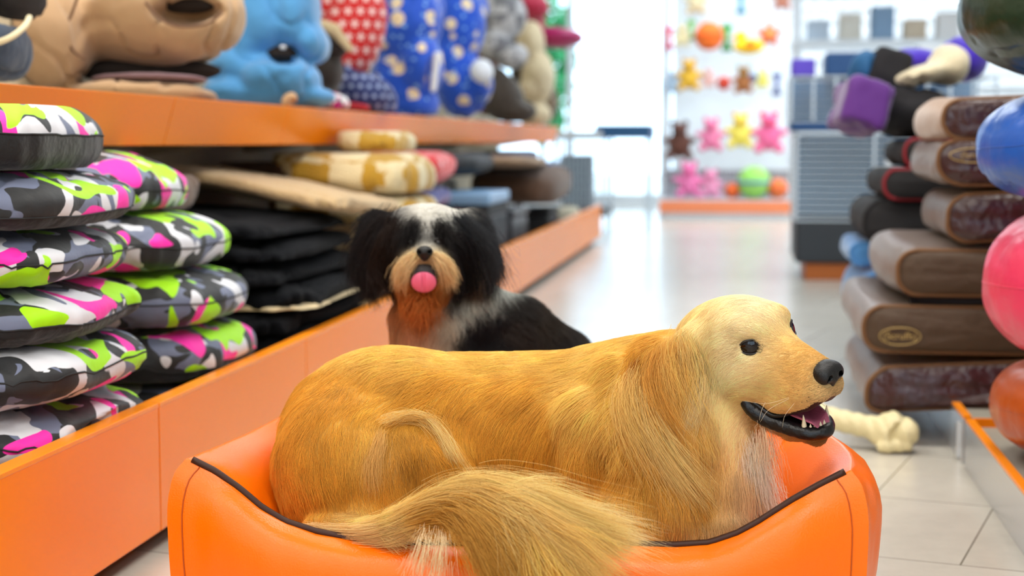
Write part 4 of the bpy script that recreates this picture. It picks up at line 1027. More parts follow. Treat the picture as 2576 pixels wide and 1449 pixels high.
# ---- first camouflage stack: (right px, y centre, height px, black below?)
ordn = ['topmost, with black sides, of the near camouflage stack', 'second from the top in the near camouflage stack, black underside', 'third from the top in the near camouflage stack, big lime patch', 'fourth from the top in the near camouflage stack, black lower half', 'fifth from the top in the near camouflage stack, all over print', 'second from the bottom in the near camouflage stack', 'bottom one of the near camouflage stack, pink patches']
DA = 2.66
zs = [.125, .200, .291, .388, .478, .566, .655, .758]
rx = [330, 405, 384, 340, 320, 327, 262]
for i in range(7):
    zc = (zs[i] + zs[i + 1]) / 2; h = (zs[i + 1] - zs[i]); x1 = onX(rx[i], 700, -1)[0] * 0
    r_ = ray(rx[i], CY); w_ = CAM + r_ * (DA / (r_ @ CF)); xr = min(w_[0], -.992)
    wd = .56 if i < 6 else .225
    if i == 0: xr = -1.0
    if i == 5: wd = .50
    k = 6 - i
    cushion('camouflage_cushion', 'camo cushion, ' + ordn[k], 'cushion', 'cushions of the near camouflage stack', (xr - wd / 2, 2.41 + (.012 * (i % 2)), zc), wd, .50 if i < 6 else .44, h, camoA[i % 3],
            slab=(zs[i], zs[i + 1]), black=[None, None, None, -.08, None, -.10, .12][i] if i in (3, 5, 6) else None, seam=(M_cord, .0016), seed=i + 1, rz=[0, .03, -.04, .02, .05, -.03, .06][i], tilt=(0, [0, .03, .0, .02, .03, .05, .10][i]), wr=.010)
ordn2 = ['topmost of the second camouflage stack under the orange shelf edge', 'second from the top in the second camouflage stack, pink underside', 'middle one of the second camouflage stack', 'second from the bottom in the second camouflage stack, black underside', 'bottom one of the second camouflage stack, behind the orange front']
rx2 = [672, 640, 628, 572, 476]; z2 = [.125, .238, .345, .452, .565, .682]; DB2 = 3.31
for i in range(5):
    zc = (z2[i] + z2[i + 1]) / 2; h = (z2[i + 1] - z2[i]) * 1.0
    r_ = ray(rx2[i], CY); w_ = CAM + r_ * (DB2 / (r_ @ CF)); xr = min(w_[0], -.992)
    cushion('camouflage_cushion', 'lime camo cushion, ' + ordn2[4 - i], 'cushion', 'cushions of the second camouflage stack', (xr - .26, 3.07, zc), .52, .50, h, camoB[i % 3],
            slab=(z2[i], z2[i + 1]), black=-.10 if i == 1 else None, seam=(M_cord, .0016), seed=i + 11, rz=[.02, -.04, .03, -.02, .04][i], tilt=(0, .03 + .02 * i), wr=.010)
# ---- black fleece mats
M_fleece = mat('black_fleece', '0b0d12', .95, spec=.1, sheen=.03, bump=(160, .8)); M_shl = mat('cream_fleece', 'dcc79c', .95, spec=.1, sheen=.3, bump=(140, 1.0)); M_tanf = mat('tan_ribbed_fleece', 'cfb184', .95, sheen=.25, bump=(120, .9)); M_gb = mat('grey_brown_cloth', '8a7466', .9, sheen=.2, bump=(60, .5))
def fleece(label, c, w, d, h, m, seed, lining=None, tilt=(0, 0), rz=0, grp='folded black fleece mats', name='fleece_mat', cat='pet mat', big=False):
    o = cushion(name, label, cat, grp, c, w, d, h, m, slab=(c[2] - h * .5, c[2] + h * .5) if not big else None, e1=.55, e2=.32, seed=seed, wr=.016, lump=.013, tilt=tilt, rz=rz)
    if lining is not None:
        V, Fc, *_ = pillow((c[0] + .018, c[1], c[2] - h * .30), w, d * 1.03, h * .5, rz, .6, .32, seed + 3, tilt, .010, lump=.010)
        V = pressed(V, (c[2] - h * .5, c[2] + h * .02));
        b = np.array(o['_w']); s = mesh_obj('lining', V, Fc, lining, loc=b); s.parent = o; s.location = (0, 0, 0); s['label'] = 'cream fleece lining showing at the edge'
    return o
yy = 3.93
lv = [(.126, .060, -1.00, M_fleece, False), (.186, .068, -1.00, M_fleece, True), (.254, .055, -1.02, M_fleece, False), (.309, .058, -1.00, M_fleece, True), (.367, .055, -1.04, M_fleece, False), (.422, .052, -1.04, M_fleece, False), (.474, .052, -1.06, M_fleece, False)]
lbl = ['lowest black fleece mat, down behind the orange front', 'black fleece mat with a cream lining along the orange front', 'black fleece mat third from the bottom, just under the cream lined one', 'black fleece mat with a cream lining showing, middle of the stack', 'black fleece mat third from the top of its stack', 'black fleece mat second from the top of its stack', 'topmost folded black fleece mat beneath the beige blanket']
for i, (z, h, xr, m, ln_) in enumerate(lv):
    fleece(lbl[i], (xr - .31, yy + [.0, .02, -.02, .03, -.03, 0, -.04][i], z + h / 2), .60, [.94, .90, .90, .88, .86, .84, .76][i], h, m, 30 + i, M_shl if ln_ else None, (0, [.0, .02, .03, .05, .06, .07, .08][i]), [0, .03, -.02, .04, -.03, .02, -.04][i])
fleece('beige ribbed blanket on top of the black fleece mats', (-1.28, 4.31, .565), .56, .84, .06, M_tanf, 41, None, (-.05, .17), .02, 'beige blankets', 'blanket', 'blanket', True)
fleece('cream blanket edge lying behind the small dog\'s head', (-1.27, 4.58, .418), .50, .32, .075, M_shl, 42, None, (0, .03), 0, 'beige blankets', 'blanket', 'blanket')
fleece('grey brown cushion deep in the shelf behind the black mats', (-1.50, 3.56, .575), .34, .56, .09, M_gb, 43, None, (0, 0), 0, None, 'cushion', 'cushion')
for i in range(4): fleece(['lowest', 'second', 'third', 'top'][i] + ' tan mat of the pile under the cream blanket', (-1.28, 4.58, .157 + i * .062), .54, .32, .060, M_tanf if i % 2 else M_gb, 45 + i, None, grp='tan mats behind the small dog')
fleece('dark brown cushion at the shelf back left of the plush pile', (-1.50, 4.9, .585), .26, .30, .10, mat('dark_brown_cloth', '4a3428', .9, bump=(50, .5)), 44, None, (0, 0), 0, None, 'cushion', 'cushion')
# ---- checkered plush
def checks(name, a, b, sc, rough=.95):
    m = bpy.data.materials.new(name); m.use_nodes = True; t = NT(m); p = t.n['Principled BSDF']; tc = t.n.new('ShaderNodeTexCoord')
    ck = t.n.new('ShaderNodeTexChecker'); ck.inputs['Scale'].default_value = sc; ck.inputs['Color1'].default_value = L4(a); ck.inputs['Color2'].default_value = L4(b)
    nz = t.n.new('ShaderNodeTexNoise'); nz.inputs['Scale'].default_value = 20; mx = t.n.new('ShaderNodeMix'); mx.data_type = 'VECTOR'; mx.inputs[0].default_value = .04
    t.link(tc.outputs['Object'], nz.inputs['Vector']); t.link(tc.outputs['Object'], mx.inputs[4]); t.link(nz.outputs['Color'], mx.inputs[5]); t.link(mx.outputs[1], ck.inputs['Vector'])
    t.link(ck.outputs['Color'], p.inputs['Base Color']); p.inputs['Roughness'].default_value = rough; p.inputs['Sheen Weight'].default_value = .4; p.inputs['Specular IOR Level'].default_value = .15
    nb = t.n.new('ShaderNodeTexNoise'); nb.inputs['Scale'].default_value = 150; t.link(tc.outputs['Object'], nb.inputs['Vector']); b_ = t.n.new('ShaderNodeBump'); b_.inputs['Strength'].default_value = .8; b_.inputs['Distance'].default_value = .01
    t.link(nb.outputs['Fac'], b_.inputs['Height']); t.link(b_.outputs['Normal'], p.inputs['Normal'])
    return m
M_chk = checks('checkered_plush', 'f0e0b4', 'c89c34', 9)
for i, (z, h, w, xr, lab) in enumerate([(.175, .10, .5, -1.0, 'bottom checkered plush cushion hidden behind the small dog'), (.275, .10, .5, -1.0, 'second checkered plush cushion from the bottom'), (.385, .118, .5, -1.0, 'third cream checkered plush cushion, behind the small dog\'s head'), (.4915, .093, .5, -.995, 'checkered plush cushion just above the small dog\'s head'), (.602, .125, .48, -1.0, 'large mustard and cream checkered plush cushion'), (.700, .066, .22, -1.06, 'small checkered plush lump on top of the plush pile')]):
    cushion('plush_cushion', lab, 'cushion', 'checkered plush cushions', (xr - w / 2, 5.02 + .02 * (i % 2), z), w, .54 if i < 5 else .34, h, M_chk, plump=1.45, seed=60 + i, wr=.012, e2=.5, tilt=(0, .02 * i))
# ---- red and blue speckled rolls
def speck(name, a, b, sc):
    m = mat(name, a, .9, sheen=.3); t = NT(m); p = t.n['Principled BSDF']; tc = t.n.new('ShaderNodeTexCoord'); vo = t.n.new('ShaderNodeTexVoronoi'); vo.inputs['Scale'].default_value = sc
    t.link(tc.outputs['Object'], vo.inputs['Vector']); gt = t.n.new('ShaderNodeMapRange'); gt.inputs[1].default_value = .26; gt.inputs[2].default_value = .36; t.link(vo.outputs['Distance'], gt.inputs[0])
    mx = t.n.new('ShaderNodeMix'); mx.data_type = 'RGBA'; mx.inputs[6].default_value = L4(b); mx.inputs[7].default_value = L4(a); t.link(gt.outputs[0], mx.inputs[0]); t.link(mx.outputs[2], p.inputs['Base Color']); return m
M_red = speck('red_speckled_knit', 'd8222c', 'f7c8cc', 34); M_blu = speck('blue_speckled_knit', '27418f', 'a8b8e6', 34)
for i, (z, h, xr, m, lab) in enumerate([(.175, .10, -1.0, M_red, 'lowest red speckled cushion just showing over the orange front'), (.278, .10, -1.0, M_blu, 'lower blue speckled cushion right of the small dog'), (.387, .115, -.935, M_red, 'red speckled cushion bulging over the small dog\'s ear'), (.495, .095, -1.07, M_blu, 'upper blue speckled cushion between two red ones'), (.605, .12, -1.05, M_red, 'top red speckled cushion under the shelf edge')]):
    cushion('knit_cushion', lab, 'cushion', 'red and blue speckled cushions', (xr - .24, 5.66, z), .48, .58, h, m, seed=70 + i, wr=.01, e2=.5)
# ---- dark carriers and brown cushions towards the far end of the lower shelf
def box_thing(name, label, cat, c, s, m, grp=None, parts=(), bevel=.012, rz=0):
    x, y, z = c; a, b, h = s
    o = MB().box((x - a / 2, y - b / 2, z), (x + a / 2, y + b / 2, z + h)).build(name, m, bevel=bevel, loc=(x, y, z)); tag(o, label, cat, grp); o.rotation_euler.z = rz; return o
M_navyp = mat('navy_plastic', '171d29', .45); M_blkp = mat('black_nylon', '121317', .7, bump=(80, .4)); M_pblue = mat('pale_blue_plastic', '7fa8cf', .35)
def carrier(label, x, y, z, w, d, h, m, lid=None):
    r = thing('pet_carrier', label, 'pet carrier', (x, y, z), 'dark pet carriers')
    MB().box((x - w / 2, y - d / 2, z), (x + w / 2, y + d / 2, z + h * .86)).build('shell', m, r, bevel=.02)
    MB().box((x - w / 2 - .006, y - d / 2 - .006, z + h * .86), (x + w / 2 + .006, y + d / 2 + .006, z + h)).build('lid', lid or m, r, bevel=.012)
    hp = [(x, y - .08, z + h), (x, y - .07, z + h + .035), (x, y + .07, z + h + .035), (x, y + .08, z + h)]
    V, Fc = tube(spline(hp, 16), .009, 8); mesh_obj('handle', V, Fc, M_blkp, r)
    m2 = MB()
    for k in range(7): m2.box((x + w / 2 - .002, y - d * .36 + k * d * .12 - .004, z + h * .25), (x + w / 2 + .004, y - d * .36 + k * d * .12 + .004, z + h * .7))
    m2.box((x + w / 2 - .001, y - d * .38, z + h * .22), (x + w / 2 + .001, y + d * .38, z + h * .73))
    m2.build('vent_grille', M_navyp, r)
carrier('black pet carrier with a pale blue lid beside the speckled cushions', -1.245, 6.75, .126, .42, .56, .36, M_blkp, M_pblue)
carrier('dark navy pet carrier behind the black one, low on the shelf', -1.235, 7.42, .126, .40, .52, .26, M_navyp)
carrier('small black pet carrier under the big brown cushion', -1.245, 8.85, .126, .40, .5, .20, M_blkp)
M_brn = mat('brown_cloth', '5b3f2c', .85, sheen=.2, bump=(50, .4)); M_brl = mat('light_brown_cloth', '9a7a5a', .85, sheen=.2, bump=(50, .4))
cushion('brown_cushion', 'large brown cushion near the far end of the lower shelf', 'cushion', 'brown cushions at the far end', (-1.22, 8.85, .465), .50, 1.1, .20, M_brn, seed=80, tilt=(.03, .05))
cushion('brown_cushion', 'light brown flat cushion lying on the large brown one', 'cushion', 'brown cushions at the far end', (-1.30, 8.3, .595), .50, 1.2, .06, M_brl, seed=81, tilt=(-.02, .03))
cushion('brown_cushion', 'dark folded cushion under the far end of the upper shelf', 'cushion', 'brown cushions at the far end', (-1.35, 7.0, .60), .44, .9, .10, M_blkp, seed=82)
cushion('brown_cushion', 'dark blue cushion at the far end below the upper shelf', 'cushion', 'brown cushions at the far end', (-1.40, 9.2, .618), .40, .8, .06, mat('dusk_blue_cloth', '24466e', .8), seed=83)
cushion('brown_cushion', 'cream bundle at the far end beside the brown cushion', 'cushion', 'brown cushions at the far end', (-1.16, 9.85, .21), .34, .4, .17, mat('dull_cream', 'b9b29c', .9), seed=84)
# ================================================================ BEDS ON THE UPPER SHELF
def bbox(prims, pad=.03):
    lo = np.full(3, 9.); hi = -lo
    for q in prims:
        if q[0] == '-e': continue
        if q[0] in ('e', 'b'): c = np.array(q[1]); r = np.full(3, max(q[2]) * (1.5 if q[0] == 'b' else 1)); lo = np.minimum(lo, c - r); hi = np.maximum(hi, c + r)
        else:
            for p, r in ((q[1], q[3]), (q[2], q[4])): lo = np.minimum(lo, np.array(p) - r); hi = np.maximum(hi, np.array(p) + r)
    return lo - pad, hi + pad
def soft_mesh(name, prims, m, h=.008, k=.03, parent=None, wob=(14, .006), seed=1, floor_z=None):
    fn0 = lambda P: field(P, prims, k)
    lo, hi = bbox(prims)
    V, Fc = surface_nets(fn0, *[np.arange(lo[i], hi[i] + h, h) for i in range(3)])
    N = vnormals(fn0, V); V = V + N * (vnoise(V, wob[0], seed, 3) * wob[1] - (.010 * np.exp(-(vnoise(V * [1.3, .8, 1], 7, seed + 8, 2) / .05) ** 2) if wob[1] > .0045 else 0))[:, None]
    W = cc2w(V)
    if floor_z is not None:
        W[:, 2] = np.maximum(W[:, 2], floor_z + .002)
        if W[:, 0].mean() < -.9:
            lo = W[:, 2] < .806; W[lo, 0] = np.minimum(W[lo, 0], -1.326); W[:, 0] = np.maximum(W[:, 0], -1.695)
    return mesh_obj(name, W, Fc, m, parent)
def shelf_bed(name, label, cat, prims, m, parts=(), group=None, **kw):
    """a thing resting on the upper deck; parts: (name, prims, material)"""
    kw.setdefault('floor_z', .771)
    lo, hi = bbox(prims); w = cc2w(((lo + hi) / 2)[None])[0]
    r = thing(name, label, cat, (w[0], w[1], .771), group)
    soft_mesh('shell', prims, m, parent=r, **kw)
    for (n, pr, mm, *rest) in parts: soft_mesh(n, pr, mm, parent=r, h=rest[0] if rest else .006, k=.01, wob=(20, .002))
    return r
M_tan = mat('tan_suede', 'bd9a74', .8, sheen=.35, bump=(18, .5)); M_tanp = mat('brown_seam', '6d4c35', .7); M_darkin = mat('painted_opening_shade', '241b16', .95); M_mauve = mat('mauve_lining', '8c7078', .85, sheen=.2)  # the near-black one is painted shade for bed openings
D = 3.98
tan = [E_(400, 40, D, 215, 132, .20), E_(405, -80, D + .06, 235, 130, .20), E_(120, 95, D - .10, 115, 135, .17), E_(105, -20, D, 120, 110, .17), E_(350, 244, D, 195, 40, .19, 0, .008), E_(240, 110, D + .12, 160, 70, .18),
       ('-e', cc(466, 16, D - .20), (S_(96, 3.8), S_(34, 3.8), .16), rotz2(6), .012), ('-e', cc(372, 184, D - .16), (S_(186, 3.8), S_(20, 3.8), .26), rotz2(-3), .008)]
tb = shelf_bed('cave_bed', 'big padded tan cave bed on the upper shelf at the left', 'pet bed', tan, M_tan, [('opening_shade', [E_(470, 10, D - .075, 76, 24, .05)], M_darkin), ('entrance_shade', [E_(372, 178, D + .02, 185, 34, .06)], M_darkin), ('inner_pad', [E_(375, 200, D - .07, 150, 12, .09)], M_mauve)], h=.009, k=.035, wob=(9, .012))  # dark solids inside both openings stand in for their shade
for path in ([(200, -20, D - .21), (178, 40, D - .21), (160, 78, D - .21), (182, 125, D - .20), (212, 150, D - .19)], [(366, 5, D - .215), (400, 45, D - .22), (450, 66, D - .215), (520, 60, D - .20), (560, 30, D - .19)]):
    V, Fc = tube(cc2w(spline([cc(*p) for p in path], 30)), .0035, 8); mesh_obj('seam_piping', V, Fc, M_tanp, tb)
navy = [E_(5, 120, 3.30, 62, 85, .14), ('-e', cc(-5, 45, 3.28), (S_(66, 3.3), S_(38, 3.3), .14), rotz2(12), .01)]
nb = shelf_bed('nest_bed', 'dark navy nest bed with cream piping at the left picture edge', 'pet bed', navy, mat('navy_cloth', '2a3d56', .75, sheen=.2, bump=(60, .3)), h=.007, k=.02)
V, Fc = tube(cc2w(spline([cc(*p) for p in [(-60, 118, 3.2), (-10, 108, 3.17), (30, 92, 3.18), (62, 66, 3.22), (74, 44, 3.27)]], 24)), .0065, 8); q = mesh_obj('rim_piping', V, Fc, mat('cream_piping', 'e8dcb6', .7), nb)
tag(soft_mesh('folded_bed', [E_(20, -10, 3.34, 90, 42, .12), E_(40, 20, 3.36, 60, 26, .10)], mat('charcoal_cloth', '2c2a2c', .85, bump=(50, .3)), k=.02), 'charcoal folded bed lying on the navy nest bed in the top left corner', 'pet bed')
M_sky = mat('sky_blue_fleece', '4f9ad6', .85, sheen=.45, bump=(24, .35))
D = 4.86
shelf_bed('cave_bed', 'light blue plush cave bed between the tan bed and the red star cushion', 'pet bed',
          [E_(660, 40, D, 95, 120, .16), E_(745, 30, D, 62, 115, .15), E_(600, 175, D, 78, 62, .14), E_(700, 200, D - .03, 105, 62, .16), E_(785, 110, D, 42, 50, .12), E_(580, 235, D - .04, 70, 40, .12), E_(625, 90, D, 60, 110, .14), E_(690, 245, D, 150, 34, .14), ('-e', cc(700, 138, D - .19), (S_(55, 4.8), S_(22, 4.8), .13), rotz2(-8), .010)],
          M_sky, [('opening_shade', [E_(700, 138, D - .045, 54, 24, .05)], M_darkin), ('white_clip', [E_(712, 119, D - .155, 9, 5, .01)], M_alu, .003)], h=.009, k=.022, wob=(12, .010), seed=7)  # dark solid in the opening is painted shade
D = 5.32
shelf_bed('slipper_bed', 'small dark slipper bed with cream fleece rim beside the light blue bed', 'pet bed', [E_(835, 105, D, 46, 36, .09, -35), E_(815, 180, D + .05, 50, 60, .10), E_(800, 250, D + .05, 60, 40, .10)], mat('dark_brown_plush', '2a231d', .9, sheen=.2), [('fleece_rim', [('c', cc(785, 52, D - .07), cc(840, 75, D - .08), .016, .020, None), ('c', cc(840, 75, D - .08), cc(878, 122, D - .07), .020, .014, None)], M_shl)], h=.007, k=.02)
def stars(name, base, star, cell, size=.36):
    m = mat(name, base, .8, sheen=.2); t = NT(m); p = t.n['Principled BSDF']; tc = t.n.new('ShaderNodeTexCoord')
    sx = t.n.new('ShaderNodeSeparateXYZ'); t.link(tc.outputs['Object'], sx.inputs[0])
    def M(op, a, b=None, c=None):
        n = t.n.new('ShaderNodeMath'); n.operation = op
        for i, v in enumerate((a, b, c)):
            if v is None: continue
            if isinstance(v, (int, float)): n.inputs[i].default_value = v
            else: t.link(v, n.inputs[i])
        return n.outputs[0]
    u = M('DIVIDE', M('ADD', sx.outputs[0], M('MULTIPLY', sx.outputs[1], .35)), cell); v = M('DIVIDE', sx.outputs[2], cell)
    row = M('FLOOR', v); u = M('ADD', u, M('MULTIPLY', M('MODULO', row, 2.0), .5))
    fu = M('SUBTRACT', M('FRACT', u), .5); fv = M('SUBTRACT', M('FRACT', v), .5)
    r = M('SQRT', M('ADD', M('MULTIPLY', fu, fu), M('MULTIPLY', fv, fv))); a = M('ARCTAN2', fu, fv)
    lim = M('MULTIPLY_ADD', M('COSINE', M('MULTIPLY', a, 5.0)), size * .28, size * .72)
    k = M('LESS_THAN', r, lim); mx = t.n.new('ShaderNodeMix'); mx.data_type = 'RGBA'; t.link(k, mx.inputs[0]); mx.inputs[6].default_value = L4(base); mx.inputs[7].default_value = L4(star); t.link(mx.outputs[2], p.inputs['Base Color']); return m
D = 5.68
shelf_bed('star_cushion', 'red cushion with white stars leaning upright on the upper shelf', 'cushion', [E_(888, 85, D, 78, 140, .13, -18), E_(830, 0, D + .08, 75, 80, .12)], stars('red_star_cloth', 'cf1a1c', 'f6d6d6', .045), h=.008, k=.02, wob=(10, .004))
shelf_bed('star_bed', 'navy blue bed with pale stars under the red star cushion', 'pet bed', [E_(905, 240, D - .05, 78, 60, .12), E_(870, 195, D - .03, 36, 48, .08), E_(960, 255, D, 40, 48, .1)], stars('navy_star_cloth', '172a6a', '9fb0dc', .034, .34), h=.007, k=.015, wob=(16, .006))
M_pinkc = camo('bright_pink_camo', 9, [('f02aa6', 0, 1), ('f4f2f4', .55, 1.2), ('1c1c1e', .63, 1.2)], 22)
shelf_bed('small_camo_bed', 'small pink and black camo bed low on the upper shelf', 'pet bed', [E_(765, 245, 4.98, 52, 34, .07), E_(830, 262, 5.15, 50, 30, .07), E_(797, 256, 5.07, 42, 24, .12)], M_pinkc, h=.006, k=.015)
shelf_bed('small_toy', 'tiny red cloth bundle beside the pink camo bed', 'pet toy', [E_(892, 272, 5.5, 40, 14, .05)], mat('red_cloth', 'c0202c', .8), h=.006)
shelf_bed('tiny_plush', 'tiny brown and white plush standing at the shelf edge', 'pet toy', [E_(722, 258, 4.66, 14, 18, .02), E_(735, 248, 4.68, 12, 14, .02)], mat('white_brown_plush', 'c9a37c', .9, vary=(40, .4)), h=.004)
# hang tag
tr = thing('hang_tag', 'cream diamond hang tag with orange round print on the navy star bed', 'tag', cc2w(cc(825, 185, 5.34)[None])[0])
def card(px, D, th, parent, name, m, zoff=0):
    P = cc2w(np.array([cc(x, y, D + zoff) for x, y in px])); n = np.array(CF) * th; k = len(px)
    V = np.concatenate([P, P + n]); Fc = [tuple(range(k)), tuple(range(2 * k - 1, k - 1, -1))] + [(i, i + k, (i + 1) % k + k, (i + 1) % k) for i in range(k)]
    return mesh_obj(name, V, Fc, m, parent, False)
card([(820, 139), (858, 178), (832, 240), (789, 205)], 5.34, .0015, tr, 'card', mat('cream_card', 'efe6b4', .5))
card([(826 + 19 * math.cos(a), 183 + 24 * math.sin(a)) for a in np.linspace(0, 2 * PI, 20, endpoint=False)], 5.34, .001, tr, 'round_print', mat('orange_print', 'ef8a3c', .5), -.002)
card([(828 + 9 * math.cos(a), 186 + 12 * math.sin(a)) for a in np.linspace(0, 2 * PI, 16, endpoint=False)], 5.34, .001, tr, 'inner_print', mat('pale_print', 'f3c6ae', .5), -.0035)
V, Fc = tube(cc2w(np.array([cc(800, 200, 5.345), cc(792, 225, 5.35), cc(790, 240, 5.36)])), .001, 6); mesh_obj('string', V, Fc, M_alu, tr)
def blotch(name, base, spot, dot, sc):
    m = mat(name, base, .85, sheen=.3); t = NT(m); p = t.n['Principled BSDF']; tc = t.n.new('ShaderNodeTexCoord'); prev = None
    for i, (c, s, th, dis) in enumerate(((spot, sc, .30, .5), (dot, sc * 2.6, .22, .2))):
        nz = t.n.new('ShaderNodeTexNoise'); nz.inputs['Scale'].default_value = s * 1.3; mxv = t.n.new('ShaderNodeMix'); mxv.data_type = 'VECTOR'; mxv.inputs[0].default_value = .03 * dis
        t.link(tc.outputs['Object'], nz.inputs['Vector']); t.link(tc.outputs['Object'], mxv.inputs[4]); t.link(nz.outputs['Color'], mxv.inputs[5])
        vo = t.n.new('ShaderNodeTexVoronoi'); vo.inputs['Scale'].default_value = s; t.link(mxv.outputs[1], vo.inputs['Vector'])
        gt = t.n.new('ShaderNodeMapRange'); gt.inputs[1].default_value = th + .04; gt.inputs[2].default_value = th; t.link(vo.outputs['Distance'], gt.inputs[0])
        mx = t.n.new('ShaderNodeMix'); mx.data_type = 'RGBA'; t.link(gt.outputs[0], mx.inputs[0])
        if prev is None: mx.inputs[6].default_value = L4(base)
        else: t.link(prev, mx.inputs[6])
        mx.inputs[7].default_value = L4(c); prev = mx.outputs[2]
    t.link(prev, p.inputs['Base Color']); return m
M_bear = blotch('blue_patterned_fleece', '1450c8', 'f0dab4', '7fb0f0', 11)
D = 6.52
shelf_bed('patterned_bed', 'blue bed with beige spots directly right of the red star cushion', 'pet bed', [E_(1020, 60, D, 92, 110, .16), E_(1055, 170, D - .02, 62, 85, .15), E_(980, 210, D, 52, 72, .14), E_(1020, 20, D + .1, 100, 80, .15), E_(1030, 262, D, 75, 60, .13), ('-e', cc(1085, 180, D - .15), (S_(16, 6.3), S_(60, 6.3), .05), rotz2(-20), .02)], M_bear, [('white_trim', [('c', cc(1100, 140, D - .14), cc(1090, 225, D - .15), .016, .012, None)], mat('white_fleece', 'e8ecf4', .9, sheen=.3))], h=.010, k=.02, wob=(10, .010), seed=3, group=None)
D = 7.62
shelf_bed('patterned_bed', 'blue bed with beige spots and pale cuff next to the plaid bed', 'pet bed', [E_(1150, 60, D, 72, 110, .17), E_(1165, 215, D, 70, 80, .16), E_(1130, 150, D, 60, 90, .15), E_(1200, 205, D - .05, 42, 56, .12), E_(1160, 20, D + .1, 70, 60, .12)], M_bear, [('pale_cuff', [E_(1212, 180, D - .15, 30, 32, .05)], MATS['white_fleece'])], h=.011, k=.02, wob=(10, .010), seed=5)
M_plaid = checks('grey_plaid', 'd8d8dc', '8b8b92', 8, .9)
D = 8.95
shelf_bed('plaid_bed', 'grey and white plaid bed stacked at the right part of the upper shelf', 'pet bed', [E_(1265, 40, D, 62, 60, .17), E_(1240, 110, D, 46, 40, .15), E_(1285, 140, D - .04, 44, 34, .12)], M_plaid, h=.012, k=.02, wob=(9, .010), floor_z=.5)
shelf_bed('brown_bed', 'dark brown folded bed beneath the plaid bed', 'pet bed', [E_(1262, 245, D, 55, 62, .16, 22), E_(1245, 200, D, 34, 34, .12), E_(1300, 280, D, 50, 30, .14)], mat('umber_cloth', '4a4038', .8, sheen=.2), h=.011, k=.015)
shelf_bed('brown_bed', 'rust brown strip bed between the blue bed and the plaid one', 'pet bed', [E_(1228, 150, D + .25, 32, 60, .12), E_(1222, 230, D + .25, 28, 60, .12)], mat('rust_cloth', '7a4a44', .8), h=.011, k=.015)
D = 10.25
shelf_bed('cream_bed', 'cream fleece bed near the right end of the upper shelf', 'pet bed', [E_(1352, 195, D, 42, 66, .18), E_(1335, 110, D, 36, 60, .16), E_(1330, 225, D - .05, 30, 26, .12), E_(1345, 290, D, 40, 36, .14)], mat('warm_cream_fleece', 'd9c6a2', .95, sheen=.3, bump=(60, .5)), h=.012, k=.02, wob=(8, .012))
shelf_bed('plaid_bed', 'dark brown plaid bed at the very end of the upper shelf', 'pet bed', [E_(1376, 258, D + .25, 30, 48, .16), E_(1362, 210, D + .3, 26, 36, .12)], checks('dark_plaid', '3a2a24', '8b755c', 9, .9), h=.012, k=.012)
shelf_bed('black_bed', 'dark grey bed above the cream one near the upper shelf end', 'pet bed', [E_(1330, 70, D + .3, 32, 40, .14), E_(1310, 160, D + .5, 26, 110, .14)], mat('slate_cloth', '5a5148', .85), h=.012, k=.02)
shelf_bed('crimson_bed', 'crimson cushion crowning the pile at the end of the upper shelf', 'cushion', [E_(1330, 20, D + .15, 52, 34, .16), E_(1320, -40, D + .15, 60, 50, .16), E_(1345, 60, D + .3, 26, 40, .12)], mat('crimson_cloth', 'b4103c', .7, sheen=.3), h=.012, k=.02, floor_z=.5)
o = soft_mesh('serving_dish', [E_(1405, 96, D + .1, 64, 25, .15), E_(1385, 90, D + .1, 40, 22, .13)], mat('magenta_plastic', 'a8125c', .35), h=.009, k=.02, wob=(8, .001)); tag(o, 'magenta oval dish jutting out over the aisle above the upper shelf end', 'dish')

